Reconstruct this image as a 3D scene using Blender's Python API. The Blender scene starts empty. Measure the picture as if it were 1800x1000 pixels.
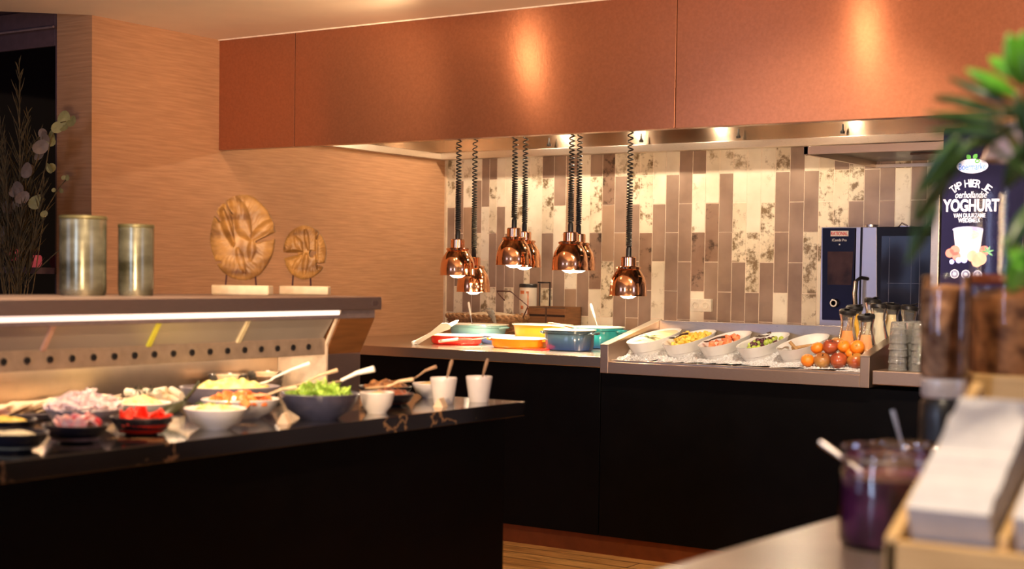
import bpy, math, random
from mathutils import Vector, Matrix, noise
S=bpy.context.scene
COL=S.collection
random.seed(7)
PI=math.pi
# ---------------------------------------------------------------- camera
cam=bpy.data.cameras.new('camera'); co=bpy.data.objects.new('camera',cam); COL.objects.link(co)
M=Matrix(((0.836,-0.033,0.547,0),(0.548,0.024,-0.836,0),(0.015,0.999,0.039,0),(0,0,0,1)))
RT=Vector((0.83633,0.54804,0.01462)).normalized(); FW=Vector((-0.54708,0.83619,-0.03854)).normalized()
RT=(RT-FW*RT.dot(FW)).normalized(); UP=RT.cross(FW)
M=Matrix((RT,UP,-FW)).transposed().to_4x4(); M.translation=Vector((0,0,1.3))
co.matrix_world=M
cam.sensor_width=36; cam.lens=51.333; cam.shift_x=-0.02531; cam.shift_y=0.04553
cam.clip_start=.05; cam.clip_end=60
cam.dof.use_dof=True; cam.dof.focus_distance=7.1; cam.dof.aperture_fstop=2.8
S.camera=co
# ---------------------------------------------------------------- world, exposure
S.view_settings.view_transform='Standard'; S.view_settings.look='None'
S.view_settings.exposure=0.0; S.view_settings.gamma=1; S.view_settings.use_curve_mapping=False
w=bpy.data.worlds.new('world'); S.world=w; w.use_nodes=True
bg=w.node_tree.nodes['Background']; bg.inputs[0].default_value=(1,.60,.40,1); bg.inputs[1].default_value=.11
def light(kind,name,loc,energy,color,target=None,size=.1,size_y=None,angle=80,blend=.6):
    l=bpy.data.lights.new(name,kind); l.energy=energy; l.color=color
    if kind=='AREA':
        l.size=size
        if size_y: l.shape='RECTANGLE'; l.size_y=size_y
    else: l.shadow_soft_size=size
    if kind=='SPOT': l.spot_size=math.radians(angle); l.spot_blend=blend
    o=bpy.data.objects.new(name,l); COL.objects.link(o); o.location=loc
    if target is not None: o.rotation_euler=(Vector(target)-Vector(loc)).to_track_quat('-Z','Y').to_euler()
    return o
WARM=(1,.68,.40)
# ceiling downlights in front of the copper fascia
light('POINT','ceiling_light',(-4.18,4.60,2.40),4.5,WARM,None,.05)
light('POINT','ceiling_light',(-2.38,4.60,2.40),4,WARM,None,.05)
light('SPOT','fill_spot',(-3.1,2.6,2.46),230,WARM,(-2.95,2.8,0),.05,angle=75,blend=.8)  # added fill over the island food
light('SPOT','fill_spot',(-1.6,1.9,2.46),230,WARM,(-3.3,3.1,1.1),.06,angle=48,blend=.6)  # added warm front fill from the camera side
light('SPOT','fill_spot',(-3.9,4.95,2.44),45,WARM,(-5.6,5.6,1.6),.08,angle=100,blend=.8)  # added wash on the textile wall, clear of its end face
light('SPOT','fill_spot',(-.5,1.2,2.46),120,(1,.78,.55),(-.6,2.0,0.9),.08,angle=80,blend=.8)  # added fill for the dim foreground table
light('SPOT','fill_spot',(-1.7,4.5,2.46),260,(1,.78,.56),(-2.6,6.0,0.95),.06,angle=70,blend=.8)  # added fill for the tub and right end of the counter
light('SPOT','ceiling_fill',(-1.5,1.0,1.2),620,WARM,(-2.9,4.1,2.487),.15,angle=66,blend=.7)  # added unseen source that brightens the ceiling
light('SPOT','ceiling_fill',(.3,2.2,1.5),190,WARM,(-1.7,4.6,2.487),.15,angle=70,blend=.7)  # second unseen source added to lift the ceiling
# hood downlights close to the steel back panel
for hx in (-4.856,-4.34,-3.795,-2.979): light('POINT','hood_light',(hx,7.0,2.28),17,(1,.80,.55),None,.025)
# cool daylight from the windows behind and beside the photographer
light('AREA','daylight_window',(-5.6,-1.6,1.7),26,(.50,.60,1),(-3.0,6.0,1.2),1.6,1.9)
light('AREA','daylight_window',(-2.1,-1.8,1.7),65,(.55,.68,1),(-3.4,3.0,1.3),.5,1.9)
light('AREA','daylight_window',(2.8,3.0,1.7),26,(.50,.60,1),(-2.2,5.8,1.0),1.0,1.8)
# ---------------------------------------------------------------- materials
MATS={}; ANR=0.25
def nd(t,kind,**k):
    n=t.nodes.new(kind)
    for a,b in k.items(): setattr(n,a,b)
    return n
def pm(name,c,rough=.5,metal=0,var=.12,scale=30,stretch=(1,1,1),bump=0,coat=0,spec=.5,emit=None,es=0,c2=None,rvar=.0,detail=3,aniso=0,sss=0):
    if name in MATS: return MATS[name]
    m=bpy.data.materials.new(name); m.use_nodes=True; t=m.node_tree; b=t.nodes['Principled BSDF']
    tc=nd(t,'ShaderNodeTexCoord'); mp=nd(t,'ShaderNodeMapping'); mp.inputs['Scale'].default_value=stretch
    t.links.new(tc.outputs['Object'],mp.inputs[0])
    n=nd(t,'ShaderNodeTexNoise'); n.inputs['Scale'].default_value=scale; n.inputs['Detail'].default_value=detail
    t.links.new(mp.outputs[0],n.inputs['Vector'])
    r=nd(t,'ShaderNodeValToRGB'); r.color_ramp.elements[0].position=.32; r.color_ramp.elements[1].position=.68
    a=[max(0,x*(1-var)) for x in c]; d=[min(1,x*(1+var)) for x in c] if c2 is None else c2
    r.color_ramp.elements[0].color=(*a,1); r.color_ramp.elements[1].color=(*d,1)
    t.links.new(n.outputs['Fac'],r.inputs[0]); t.links.new(r.outputs[0],b.inputs['Base Color'])
    b.inputs['Roughness'].default_value=rough; b.inputs['Metallic'].default_value=metal
    b.inputs['Specular IOR Level'].default_value=spec; b.inputs['Coat Weight'].default_value=coat
    b.inputs['Coat Roughness'].default_value=.08
    if sss: b.inputs['Subsurface Weight'].default_value=sss; b.inputs['Subsurface Scale'].default_value=.01
    if aniso:
        b.inputs['Anisotropic'].default_value=aniso; tg=nd(t,'ShaderNodeTangent',direction_type='RADIAL',axis='Z'); t.links.new(tg.outputs[0],b.inputs['Tangent']); b.inputs['Anisotropic Rotation'].default_value=ANR
    if bump:
        bp=nd(t,'ShaderNodeBump'); bp.inputs['Strength'].default_value=bump; bp.inputs['Distance'].default_value=.004
        t.links.new(n.outputs['Fac'],bp.inputs['Height']); t.links.new(bp.outputs[0],b.inputs['Normal'])
    if rvar:
        mr=nd(t,'ShaderNodeMapRange'); mr.inputs[3].default_value=max(0,rough-rvar); mr.inputs[4].default_value=rough+rvar
        t.links.new(n.outputs['Fac'],mr.inputs[0]); t.links.new(mr.outputs[0],b.inputs['Roughness'])
    if es: b.inputs['Emission Color'].default_value=(*(emit or c),1); b.inputs['Emission Strength'].default_value=es
    MATS[name]=m; return m
def glassmat(name,tint=(1,1,1),rough=.03,gloss=1.0,opac=0.0,body=(.8,.8,.8)):
    if name in MATS: return MATS[name]
    m=bpy.data.materials.new(name); m.use_nodes=True; t=m.node_tree
    for n in list(t.nodes):
        if n.type!='OUTPUT_MATERIAL': t.nodes.remove(n)
    out=[n for n in t.nodes if n.type=='OUTPUT_MATERIAL'][0]
    tr=nd(t,'ShaderNodeBsdfTransparent'); tr.inputs[0].default_value=(*tint,1)
    gl=nd(t,'ShaderNodeBsdfGlossy'); gl.inputs['Roughness'].default_value=rough
    fr=nd(t,'ShaderNodeFresnel'); fr.inputs[0].default_value=1.5
    mu=nd(t,'ShaderNodeMath',operation='MULTIPLY'); mu.inputs[1].default_value=gloss
    t.links.new(fr.outputs[0],mu.inputs[0])
    mx=nd(t,'ShaderNodeMixShader'); t.links.new(mu.outputs[0],mx.inputs[0])
    src=tr
    if opac:
        df=nd(t,'ShaderNodeBsdfDiffuse'); df.inputs[0].default_value=(*body,1)
        m2=nd(t,'ShaderNodeMixShader'); 
        nz=nd(t,'ShaderNodeTexNoise'); nz.inputs['Scale'].default_value=8
        mr=nd(t,'ShaderNodeMapRange'); mr.inputs[3].default_value=opac*.7; mr.inputs[4].default_value=min(1,opac*1.3)
        t.links.new(nz.outputs['Fac'],mr.inputs[0]); t.links.new(mr.outputs[0],m2.inputs[0])
        t.links.new(tr.outputs[0],m2.inputs[1]); t.links.new(df.outputs[0],m2.inputs[2]); src=m2
    t.links.new(src.outputs[0],mx.inputs[1]); t.links.new(gl.outputs[0],mx.inputs[2]); t.links.new(mx.outputs[0],out.inputs[0])
    MATS[name]=m; return m
STEEL=pm('brushed_steel',(.60,.53,.46),.30,1,.06,60,(1,1,14),rvar=.06)
STEELX=pm('brushed_steel_counter',(.62,.54,.46),.22,1,.06,50,(1,20,20),rvar=.05)
STEELF=pm('shaded_front_steel',(.44,.33,.26),.42,1,.05,50,(1,20,20),rvar=.05)  # colour darkened to carry the dim room mirrored in front faces
BLACK=pm('black_laminate',(.0015,.0012,.0013),.4,0,.3,10,spec=.12)
BLKPL=pm('black_plastic',(.012,.011,.012),.35,0,.2,40)
COPPER=pm('polished_copper',(.90,.48,.27),.10,1,.05,12,rvar=.03)
COPPLATE=pm('copper_kick_plate',(.22,.06,.015),.5,.6,.12,14)
WHITE=pm('white_porcelain',(.78,.76,.74),.18,0,.03,20,coat=.4)
CREAM=pm('cream_enamel',(.85,.80,.68),.2,0,.04,20,coat=.4)
PALEWOOD=pm('pale_wood',(.52,.33,.15),.55,0,.2,14,(1,8,8),bump=.1)
WOODSP=pm('wooden_utensil',(.50,.36,.22),.5,0,.15,40)
GLASS=glassmat('clear_glass')
BULB=pm('lamp_bulb_glass',(1,.9,.7),.3,0,.02,5,emit=(1,.86,.62),es=9)
# ---------------------------------------------------------------- mesh builder
class MB:
    def __init__(s): s.v=[]; s.f=[]; s.m=[]; s.c=None
    def add(s,vs,fs,mi=0):
        o=len(s.v); s.v+= [tuple(p) for p in vs]
        for f in fs: s.f.append(tuple(i+o for i in f)); s.m.append(mi)
    def box(s,a,b,mi=0,M=None):
        x0,y0,z0=[min(p,q) for p,q in zip(a,b)]; x1,y1,z1=[max(p,q) for p,q in zip(a,b)]
        vs=[(x0,y0,z0),(x1,y0,z0),(x1,y1,z0),(x0,y1,z0),(x0,y0,z1),(x1,y0,z1),(x1,y1,z1),(x0,y1,z1)]
        if M is not None: vs=[M@Vector(p) for p in vs]
        s.add(vs,[(0,3,2,1),(4,5,6,7),(0,1,5,4),(1,2,6,5),(2,3,7,6),(3,0,4,7)],mi); return s
    def lathe(s,prof,n=32,c=(0,0,0),mi=0,sx=1,sy=1,M=None,power=2.0):
        vs=[];fs=[]
        for r,z in prof:
            for i in range(n):
                a=2*PI*i/n; ca,sa=math.cos(a),math.sin(a)
                if power!=2: k=(abs(ca)**power+abs(sa)**power)**(-1/power); ca*=k; sa*=k
                vs.append(Vector((c[0]+r*ca*sx,c[1]+r*sa*sy,c[2]+z)))
        for j in range(len(prof)-1):
            for i in range(n):
                k=(i+1)%n; fs.append((j*n+i,j*n+k,(j+1)*n+k,(j+1)*n+i))
        if prof[0][0]>1e-5: fs.append(tuple(range(n-1,-1,-1)))
        if prof[-1][0]>1e-5: fs.append(tuple((len(prof)-1)*n+i for i in range(n)))
        if M is not None: vs=[M@p for p in vs]
        s.add(vs,fs,mi); return s
    def shell(s,prof,n=40,c=(0,0,0),mi=0,sx=1,sy=1,M=None,power=2.0):   # open profile, no caps
        vs=[];fs=[]
        for r,z in prof:
            for i in range(n):
                a=2*PI*i/n; ca,sa=math.cos(a),math.sin(a)
                if power!=2: k=(abs(ca)**power+abs(sa)**power)**(-1/power); ca*=k; sa*=k
                vs.append(Vector((c[0]+r*ca*sx,c[1]+r*sa*sy,c[2]+z)))
        for j in range(len(prof)-1):
            for i in range(n):
                k=(i+1)%n; fs.append((j*n+i,j*n+k,(j+1)*n+k,(j+1)*n+i))
        if M is not None: vs=[M@p for p in vs]
        s.add(vs,fs,mi); return s
    def tube(s,path,r,n=8,mi=0,cap=True):
        P=[Vector(p) for p in path]; R=r if isinstance(r,(list,tuple)) else [r]*len(P)
        vs=[];fs=[]; up=None
        for i,p in enumerate(P):
            d=(P[min(i+1,len(P)-1)]-P[max(i-1,0)]).normalized()
            if up is None:
                up=d.orthogonal().normalized()
            up=(up-d*up.dot(d)).normalized(); sd=d.cross(up)
            for k in range(n):
                a=2*PI*k/n; vs.append(p+(up*math.cos(a)+sd*math.sin(a))*R[i])
        for i in range(len(P)-1):
            for k in range(n):
                l=(k+1)%n; fs.append((i*n+k,i*n+l,(i+1)*n+l,(i+1)*n+k))
        if cap: fs.append(tuple(range(n-1,-1,-1))); fs.append(tuple((len(P)-1)*n+k for k in range(n)))
        s.add(vs,fs,mi); return s
    def prism(s,poly,ax,a,b,mi=0):    # poly in the two other axes, extruded along ax
        def mk(u,v,t):
            return {0:(t,u,v),1:(u,t,v),2:(u,v,t)}[ax]
        n=len(poly); vs=[mk(u,v,a) for u,v in poly]+[mk(u,v,b) for u,v in poly]
        fs=[tuple(range(n-1,-1,-1)),tuple(range(n,2*n))]+[(i,(i+1)%n,(i+1)%n+n,i+n) for i in range(n)]
        s.add(vs,fs,mi); return s
    def blob(s,c,r,n=10,mi=0,seed=0,jag=.15,sq=(1,1,1),fr=1.5):
        vs=[];fs=[];m=n//2+1
        for j in range(m+1):
            t=PI*j/m
            for i in range(n):
                a=2*PI*i/n; d=Vector((math.sin(t)*math.cos(a),math.sin(t)*math.sin(a),math.cos(t)))
                k=1+jag*noise.noise(d*fr+Vector((seed*3.1,seed*1.7,seed)))*2
                vs.append((c[0]+d.x*r*k*sq[0],c[1]+d.y*r*k*sq[1],c[2]+d.z*r*k*sq[2]))
        for j in range(m):
            for i in range(n):
                k=(i+1)%n; fs.append((j*n+i,(j+1)*n+i,(j+1)*n+k,j*n+k))
        s.add(vs,fs,mi); return s
    def build(s,name,mats,parent=None,smooth=False,bevel=0,angle=40,loc=None,rot=None,seg=2):
        me=bpy.data.meshes.new(name); me.from_pydata(s.v,[],s.f)
        for m in (mats if isinstance(mats,(list,tuple)) else [mats]): me.materials.append(m)
        for p,i in zip(me.polygons,s.m): p.material_index=i
        me.validate(); me.update()
        import bmesh
        bm=bmesh.new(); bm.from_mesh(me); bmesh.ops.recalc_face_normals(bm,faces=bm.faces); bm.to_mesh(me); bm.free()
        if smooth:
            me.shade_smooth() if hasattr(me,'shade_smooth') else None
            for p in me.polygons: p.use_smooth=True
            try: me.set_sharp_from_angle(angle=math.radians(angle))
            except Exception: pass
        o=bpy.data.objects.new(name,me); COL.objects.link(o)
        if parent: o.parent=parent
        if loc: o.location=loc
        if rot: o.rotation_euler=rot
        if bevel:
            b=o.modifiers.new('bevel','BEVEL'); b.width=bevel; b.segments=seg; b.limit_method='ANGLE'; b.angle_limit=math.radians(40)
        return o
def tag(o,label=None,cat=None,group=None,kind=None):
    if label: o['label']=label
    if cat: o['category']=cat
    if group: o['group']=group
    if kind: o['kind']=kind
    return o
def thing(name,loc,label,cat,group=None,rz=0,rot=None):
    o=bpy.data.objects.new(name,None); COL.objects.link(o); o.location=loc; o.rotation_euler=rot or (0,0,rz); o.empty_display_size=.05
    return tag(o,label,cat,group)
def struct(o,label=None): 
    o['kind']='structure'
    if label: o['label']=label
    return o
def dup(root,loc,rot=None,label=None,group=None,scale=None,mat=None):
    r=root.copy(); COL.objects.link(r); r.location=loc
    if rot is not None: r.rotation_euler=rot
    if scale: r.scale=(scale,)*3 if isinstance(scale,(int,float)) else scale
    if label: r['label']=label
    if group: r['group']=group
    for ch in list(root.children):
        c=ch.copy(); COL.objects.link(c); c.parent=r
        for g in ch.children:
            d=g.copy(); COL.objects.link(d); d.parent=c
    return r
# ================================================================= SETTING
def noisewall():
    return pm('textile_wallpaper',(.39,.195,.095),.8,0,.1,90,(.05,.06,1.0),bump=.35,c2=(.45,.235,.12),detail=5)
WALL=noisewall()
PLASTER=pm('ceiling_plaster',(.88,.74,.58),.85,0,.02,6)
def mkfloor():
    m=bpy.data.materials.new('oak_floor'); m.use_nodes=True; t=m.node_tree; b=t.nodes['Principled BSDF']
    tc=nd(t,'ShaderNodeTexCoord')
    br=nd(t,'ShaderNodeTexBrick'); br.inputs['Scale'].default_value=1; br.inputs['Brick Width'].default_value=1.6; br.inputs['Row Height'].default_value=.12; br.inputs['Mortar Size'].default_value=.004
    br.inputs['Color1'].default_value=(.50,.25,.075,1); br.inputs['Color2'].default_value=(.60,.32,.10,1); br.inputs['Mortar'].default_value=(.05,.02,.01,1)
    t.links.new(tc.outputs['Object'],br.inputs['Vector'])
    mp=nd(t,'ShaderNodeMapping'); mp.inputs['Scale'].default_value=(1.2,22,1); t.links.new(tc.outputs['Object'],mp.inputs[0])
    n=nd(t,'ShaderNodeTexNoise'); n.inputs['Scale'].default_value=4; n.inputs['Detail'].default_value=6; t.links.new(mp.outputs[0],n.inputs['Vector'])
    mx=nd(t,'ShaderNodeMixRGB',blend_type='MULTIPLY'); mx.inputs[0].default_value=.8
    r=nd(t,'ShaderNodeValToRGB'); r.color_ramp.elements[0].position=.35; r.color_ramp.elements[0].color=(.35,.3,.25,1); r.color_ramp.elements[1].position=.6; r.color_ramp.elements[1].color=(1.1,1.1,1.1,1)
    t.links.new(n.outputs['Fac'],r.inputs[0]); t.links.new(br.outputs[0],mx.inputs[1]); t.links.new(r.outputs[0],mx.inputs[2]); t.links.new(mx.outputs[0],b.inputs['Base Color'])
    b.inputs['Roughness'].default_value=.38; return m
struct(MB().box((-9,-3,-.1),(3,8,0)).build('floor',mkfloor()),'brown oak plank floor')
CZ=2.487
struct(MB().prism([(-5.549,4.62),(-5.856,4.343),(-8.9,1.6),(-8.9,-3),(3,-3),(3,7.6),(-5.549,7.6)],2,CZ,CZ+.1).build('ceiling',PLASTER),'warm cream plaster ceiling')
struct(MB().prism([(-5.549,4.63),(-5.867,4.343),(-8.9,1.62),(-9.3,1.6),(-9.3,7.6),(-5.549,7.6)],2,CZ+.1,CZ+.16).build('ceiling_niche',pm('shaded_niche_plaster',(.16,.08,.06),.9)),'dark recessed curtain niche ceiling')  # the niche's lack of light is put into the plaster colour
struct(MB().box((-5.80,4.62,0),(-5.549,7.6,CZ+.1)).build('wall_left',WALL),'wall in beige woven textile paper')
struct(MB().box((-5.549,7.4025,0),(3,7.6,CZ)).build('wall_back',pm('grout',(.82,.70,.57),.8)),'kitchen wall behind the tiles')
# window in the curtain recess
NIGHT=pm('night_glass',(.002,.002,.003),.05,0,.1,5,spec=.3)
FR=pm('window_frame_paint',(.09,.05,.06),.5)
wf=struct(MB().box((-7.4,4.66,.75),(-5.845,4.68,2.37)).build('window_1',NIGHT),'dark night window with black glass')
MB().box((-5.845,4.645,0),(-5.795,4.70,2.55)).box((-7.5,4.645,2.37),(-5.845,4.70,2.55)).box((-7.5,4.645,.7),(-5.845,4.70,.75)).build('window_frame',FR,parent=wf,bevel=.004)
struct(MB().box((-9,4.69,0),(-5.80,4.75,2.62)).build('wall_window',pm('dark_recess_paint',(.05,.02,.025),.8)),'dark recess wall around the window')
struct(MB().tube([(-8.5,4.60,2.45),(-5.80,4.60,2.45)],.006).build('trim_1',pm('curtain_rail',(.35,.25,.27),.4,.6)),'slim curtain rail above the dark window')
# tile wall: one mesh, three coats of glaze
def tilemat(name,a,b_,stain,sc,thr):
    m=pm(name,a,.25,0,.1,6,c2=b_,spec=.5); t=m.node_tree; b=t.nodes['Principled BSDF']
    src=b.inputs['Base Color'].links[0].from_socket
    tc=[n for n in t.nodes if n.type=='TEX_COORD'][0]
    n=nd(t,'ShaderNodeTexNoise'); n.inputs['Scale'].default_value=sc; n.inputs['Detail'].default_value=8; n.inputs['Roughness'].default_value=.7
    t.links.new(tc.outputs['Object'],n.inputs['Vector'])
    r=nd(t,'ShaderNodeValToRGB'); r.color_ramp.elements[0].position=thr; r.color_ramp.elements[0].color=(1,1,1,1); r.color_ramp.elements[1].position=thr+.10; r.color_ramp.elements[1].color=(0,0,0,1)
    r.color_ramp.elements[0].color=(0,0,0,1); r.color_ramp.elements[1].color=(1,1,1,1)
    t.links.new(n.outputs['Fac'],r.inputs[0])
    mx=nd(t,'ShaderNodeMixRGB'); t.links.new(r.outputs[0],mx.inputs[0]); t.links.new(src,mx.inputs[1]); mx.inputs[2].default_value=(*stain,1)
    t.links.new(mx.outputs[0],b.inputs['Base Color']); return m
TC=tilemat('tile_cream',(.76,.68,.54),(.86,.79,.66),(.38,.30,.20),9,.56)
TS=tilemat('tile_stained_cream',(.68,.58,.43),(.80,.72,.57),(.20,.14,.08),16,.50)
TB=tilemat('tile_brown',(.25,.17,.13),(.33,.235,.185),(.36,.24,.18),10,.66)
TT=tilemat('tile_tan',(.33,.22,.15),(.40,.27,.19),(.22,.14,.10),10,.62)
TR=tilemat('tile_stained_brown',(.23,.14,.10),(.30,.20,.15),(.06,.04,.03),14,.53)
TM={'C':0,'s':1,'B':2,'T':3,'S':4}
Z1=[2.12,1.881,1.552,1.219,.93]; Z2=[2.12,1.715,1.386,1.058,.93]
xs=[-5.549,-5.478,-5.413,-5.342,-5.274,-5.215,-5.158,-5.095,-5.025,-4.935]
b0=-3.8969-.08445*12
xs=xs[:9]+[-4.95]+[b0+.08445*k for k in range(0,60)]
pat=["CBTs","CBBC","CTBB","CBCB","BCCB","BsBC","CBBC","CCBC","CsBB","CCCC",
"CCBC","BCBC","BCBB","BTCT","CCBs","BCSC","STCC","CBTB","CBBT","CCSB","CBCC","CBBB","BBBB","BCSC","CSBB","CBBB","CsBB","CCsB","CCBB","CBBC","BBBB","CBss","sCCC","BssC","sBTB","BBBT","BBsB","sCsB","BBBs"]
tb=MB(); rnd=random.Random(4)
for k in range(len(xs)-1):
    if xs[k]>1.0: break
    p=pat[k] if k<len(pat) else ''.join(rnd.choice('CBBsT') for _ in range(4))
    Z=Z2 if k%2==0 else Z1
    for j in range(4):
        g=.0021; c=p[j]
        if c=='C' and rnd.random()<.25: c='s'
        tb.box((xs[k]+g,7.4+rnd.random()*.0015,Z[j+1]+g),(xs[k+1]-g,7.425,Z[j]-g),TM[c])
struct(tb.build('wall_tiles',[TC,TS,TB,TT,TR]),'vertical cream and brown glazed tiles')
struct(MB().box((-5.55,7.385,.925),(3,7.402,.99)).build('trim_2',STEELX),'steel upstand along the foot of the tiled wall')
struct(MB().box((-5.549,7.385,.99),(-5.535,7.402,2.1)).build('trim_3',pm('corner_bead',(.62,.48,.34),.5)),'corner bead where the tiles meet the textile wall')
# copper bulkhead
FASC=pm('copper_bulkhead_paint',(.44,.175,.09),.27,.7,.05,90,bump=.05,c2=(.48,.19,.10),aniso=.75)
f=MB(); zb=1.921
for a,b in ((-5.549,-5.026),(-5.022,-2.891),(-2.887,-.9),(-.896,3)): f.box((a,5.439,zb),(b,5.47,CZ))
struct(f.build('trim_4',FASC,bevel=.0012),'copper coloured bulkhead over the counter')
struct(MB().box((-5.549,5.43,CZ-.006),(3,5.439,CZ)).build('trim_5',pm('shadow_gap_bead',(.85,.70,.55),.4)),'thin light bead between ceiling and bulkhead')
# extractor hood
hood=thing('extractor_hood',(0,0,0),'long stainless steel extractor hood behind the copper bulkhead','extractor hood')
HST=pm('hood_steel',(.42,.31,.23),.22,1,.06,6,(1,1,1),aniso=.85)
MB().box((-5.54,7.34,2.03),(3,7.38,CZ)).build('back_panel',HST,parent=hood)
MB().box((-5.54,7.28,2.005),(3,7.34,2.047)).build('rear_gutter',STEEL,parent=hood,bevel=.002)
MB().box((-5.549,5.50,2.006),(-5.50,7.28,2.044)).build('side_gutter',STEEL,parent=hood,bevel=.002)
MB().box((-5.549,5.50,2.044),(-5.52,7.34,CZ)).build('side_panel',HST,parent=hood)
MB().box((-5.54,5.49,zb+.002),(3,5.51,CZ)).build('front_panel',HST,parent=hood)
MB().box((-5.52,5.51,CZ-.02),(3,7.34,CZ-.002)).build('top_panel',HST,parent=hood)
for x in (-4.716,-4.092,-3.485,-2.886): 
    MB().lathe([(.012,0),(.014,.01),(.006,.02),(.004,.05)],10,(x,7.30,2.062)).build('nozzle',BLKPL,parent=hood,smooth=True)
oh=thing('oven_hood',(-2.696,6.345,1.874),'lower stainless hood box hanging over the combi oven','extractor hood')
MB().box((0,0,0),(1.7,.02,.037)).build('front_panel',STEELF,parent=oh,bevel=.001)
MB().prism([(0,.0),(.90,.0),(.90,.037),(0,.037)],0,0,.02).build('side_panel',STEELF,parent=oh)
MB().box((.02,.02,.031),(1.7,.90,.037)).build('top_panel',BLKPL,parent=oh)
MB().box((.02,.885,0.0),(1.7,.90,.016)).build('rear_lip',STEEL,parent=oh)
MB().box((.35,.45,.022),(1.7,.88,.030)).build('grease_filter',pm('dark_filter',(.10,.06,.045),.4,.8),parent=oh)
# ================================================================= BACK COUNTER
YC=5.796
u=tag(MB().box((-5.545,5.83,.089),(-3.463,7.38,.872)).build('base_cabinet',BLACK,bevel=.002),'black base cabinet under the hot counter of casseroles','cabinet')
u2=tag(MB().box((-3.459,5.83,.089),(-.9,7.38,.848)).build('base_cabinet',BLACK,bevel=.002),'black base cabinet under the ice tub and glasses','cabinet')
struct(MB().box((-5.549,5.846,0),(-.9,7.3,.089)).build('trim_6',COPPLATE),'copper kick plate along the back counter')
tag(MB().box((-5.546,YC,.875),(-3.436,7.385,.925)).build('hot_counter_top',STEELX,bevel=.003),'stainless worktop holding the coloured casseroles','worktop')
tag(MB().box((-2.132,YC-.02,.868),(-.2,7.385,.927)).build('worktop',STEELF,bevel=.004),'stainless worktop under the glasses and yoghurt machine','worktop')
tag(MB().box((-3.434,6.29,.868),(-2.134,7.385,.925)).build('worktop',STEELX,bevel=.003),'stainless worktop behind the ice tub under the oven','worktop')
# ---- ice tub
tub=thing('ice_tub',(-2.79,5.776,.853),'tilted stainless tub of crushed ice holding white bowls and fruit','ice display')
def tp(x0,x1): return MB().prism([(5.776,.853),(5.776,.982),(6.285,1.090),(6.285,.853)],0,x0,x1)
for a,b in ((-3.434,-3.392),(-2.185,-2.144)):
    o=tp(a,b).build('side_panel',STEELF,parent=tub,bevel=.002); o.location=(2.79,-5.776,-.853)
    o=MB().prism([(5.774,.982),(5.774,.9845),(6.287,1.0935),(6.287,1.0905)],0,a-.001,b+.001).build('rail_top_light',STEEL,parent=tub); o.location=(2.79,-5.776,-.853)  # lighter plates added to paint the bright reflection on the rail tops
for nm,a,b in (('front_lip',(-3.392,5.776,.853),(-2.185,5.80,.906)),('back_panel',(-3.392,6.262,.853),(-2.185,6.285,1.088)),('inner_front_rail',(-3.392,5.802,.895),(-2.185,5.816,.915)),('tub_floor',(-3.392,5.80,.856),(-2.185,6.262,.872))):
    o=MB().box(a,b).build(nm,STEELF if nm in ('front_lip','tub_floor') else STEEL,parent=tub,bevel=.002); o.location=(2.79,-5.776,-.853)
def ice():
    vs=[];fs=[];nx,ny=150,60
    for j in range(ny+1):
        for i in range(nx+1):
            x=-3.39+1.203*i/nx; y=5.818+.443*j/ny
            z=.910+(y-5.818)*.19+.012*noise.noise(Vector((x*14,y*14,0)))+.016*abs(noise.noise(Vector((x*70,y*70,3))))+.006*random.random()
            vs.append((x,y,z))
    for j in range(ny):
        for i in range(nx): a=j*(nx+1)+i; fs.append((a,a+1,a+nx+2,a+nx+1))
    n0=len(vs)
    vs+=[(-3.39,5.818,.875),(-2.187,5.818,.875),(-2.187,6.261,.875),(-3.39,6.261,.875)]
    m=MB(); m.add(vs,fs)
    for i in range(nx): m.f.append((i,n0,n0,i+1)[:3] if False else (i,n0,i+1)); m.m.append(0)
    return m
ICE=pm('crushed_ice',(.46,.46,.46),.08,0,.15,160,bump=.8,coat=.6,c2=(.68,.69,.71),detail=2)
tag(ice().build('crushed_ice',ICE),'bed of crushed ice inside the stainless tub','ice',kind='stuff')
BX=[-3.305,-3.12,-2.937,-2.748,-2.555]
tilt=math.radians(8.5)
def bowlmesh():
    m=MB(); a,b=.0775,.215
    prof=[(.55,-.10),(.62,-.10),(.78,-.06),(.93,-.02),(1.0,0),(.955,0.0),(.88,-.02),(.72,-.06),(.55,-.085),(.0,-.088)]
    m.lathe([(r,z) for r,z in prof],48,(0,0,0),0,a,b,power=2.4); return m
bowl_labels=['white oval bowl of pale yellow yoghurt, leftmost in the ice','white oval bowl of yellow mango, between the yoghurt and the melon','white oval bowl of orange melon cubes in the ice','white oval bowl of green and purple grapes in the ice','nearly empty white oval bowl beside the heap of fruit']
b0_=None
for i,x in enumerate(BX):
    t=thing('serving_bowl',(x,6.055,1.021),bowl_labels[i],'bowl','oval bowls in the ice tub',rot=(tilt,0,0))
    if i==0:
        bo=bowlmesh().build('bowl_body',WHITE,parent=t,smooth=True,angle=60)
        ri=MB().shell([(.80,-.052),(.815,-.05),(.825,-.047),(.81,-.045)],40,(0,0,0),0,.0785,.2165,power=2.4).build('relief_line',pm('porcelain_relief',(.60,.57,.56),.3),parent=t,smooth=True)
        base=(bo,ri)
    else:
        for c in base: d=c.copy(); COL.objects.link(d); d.parent=t
def inb(i,lx,ly,lz):  # point inside bowl i
    return Vector((BX[i],6.055,1.021))+Matrix.Rotation(tilt,3,'X')@Vector((lx,ly,lz))
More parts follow.
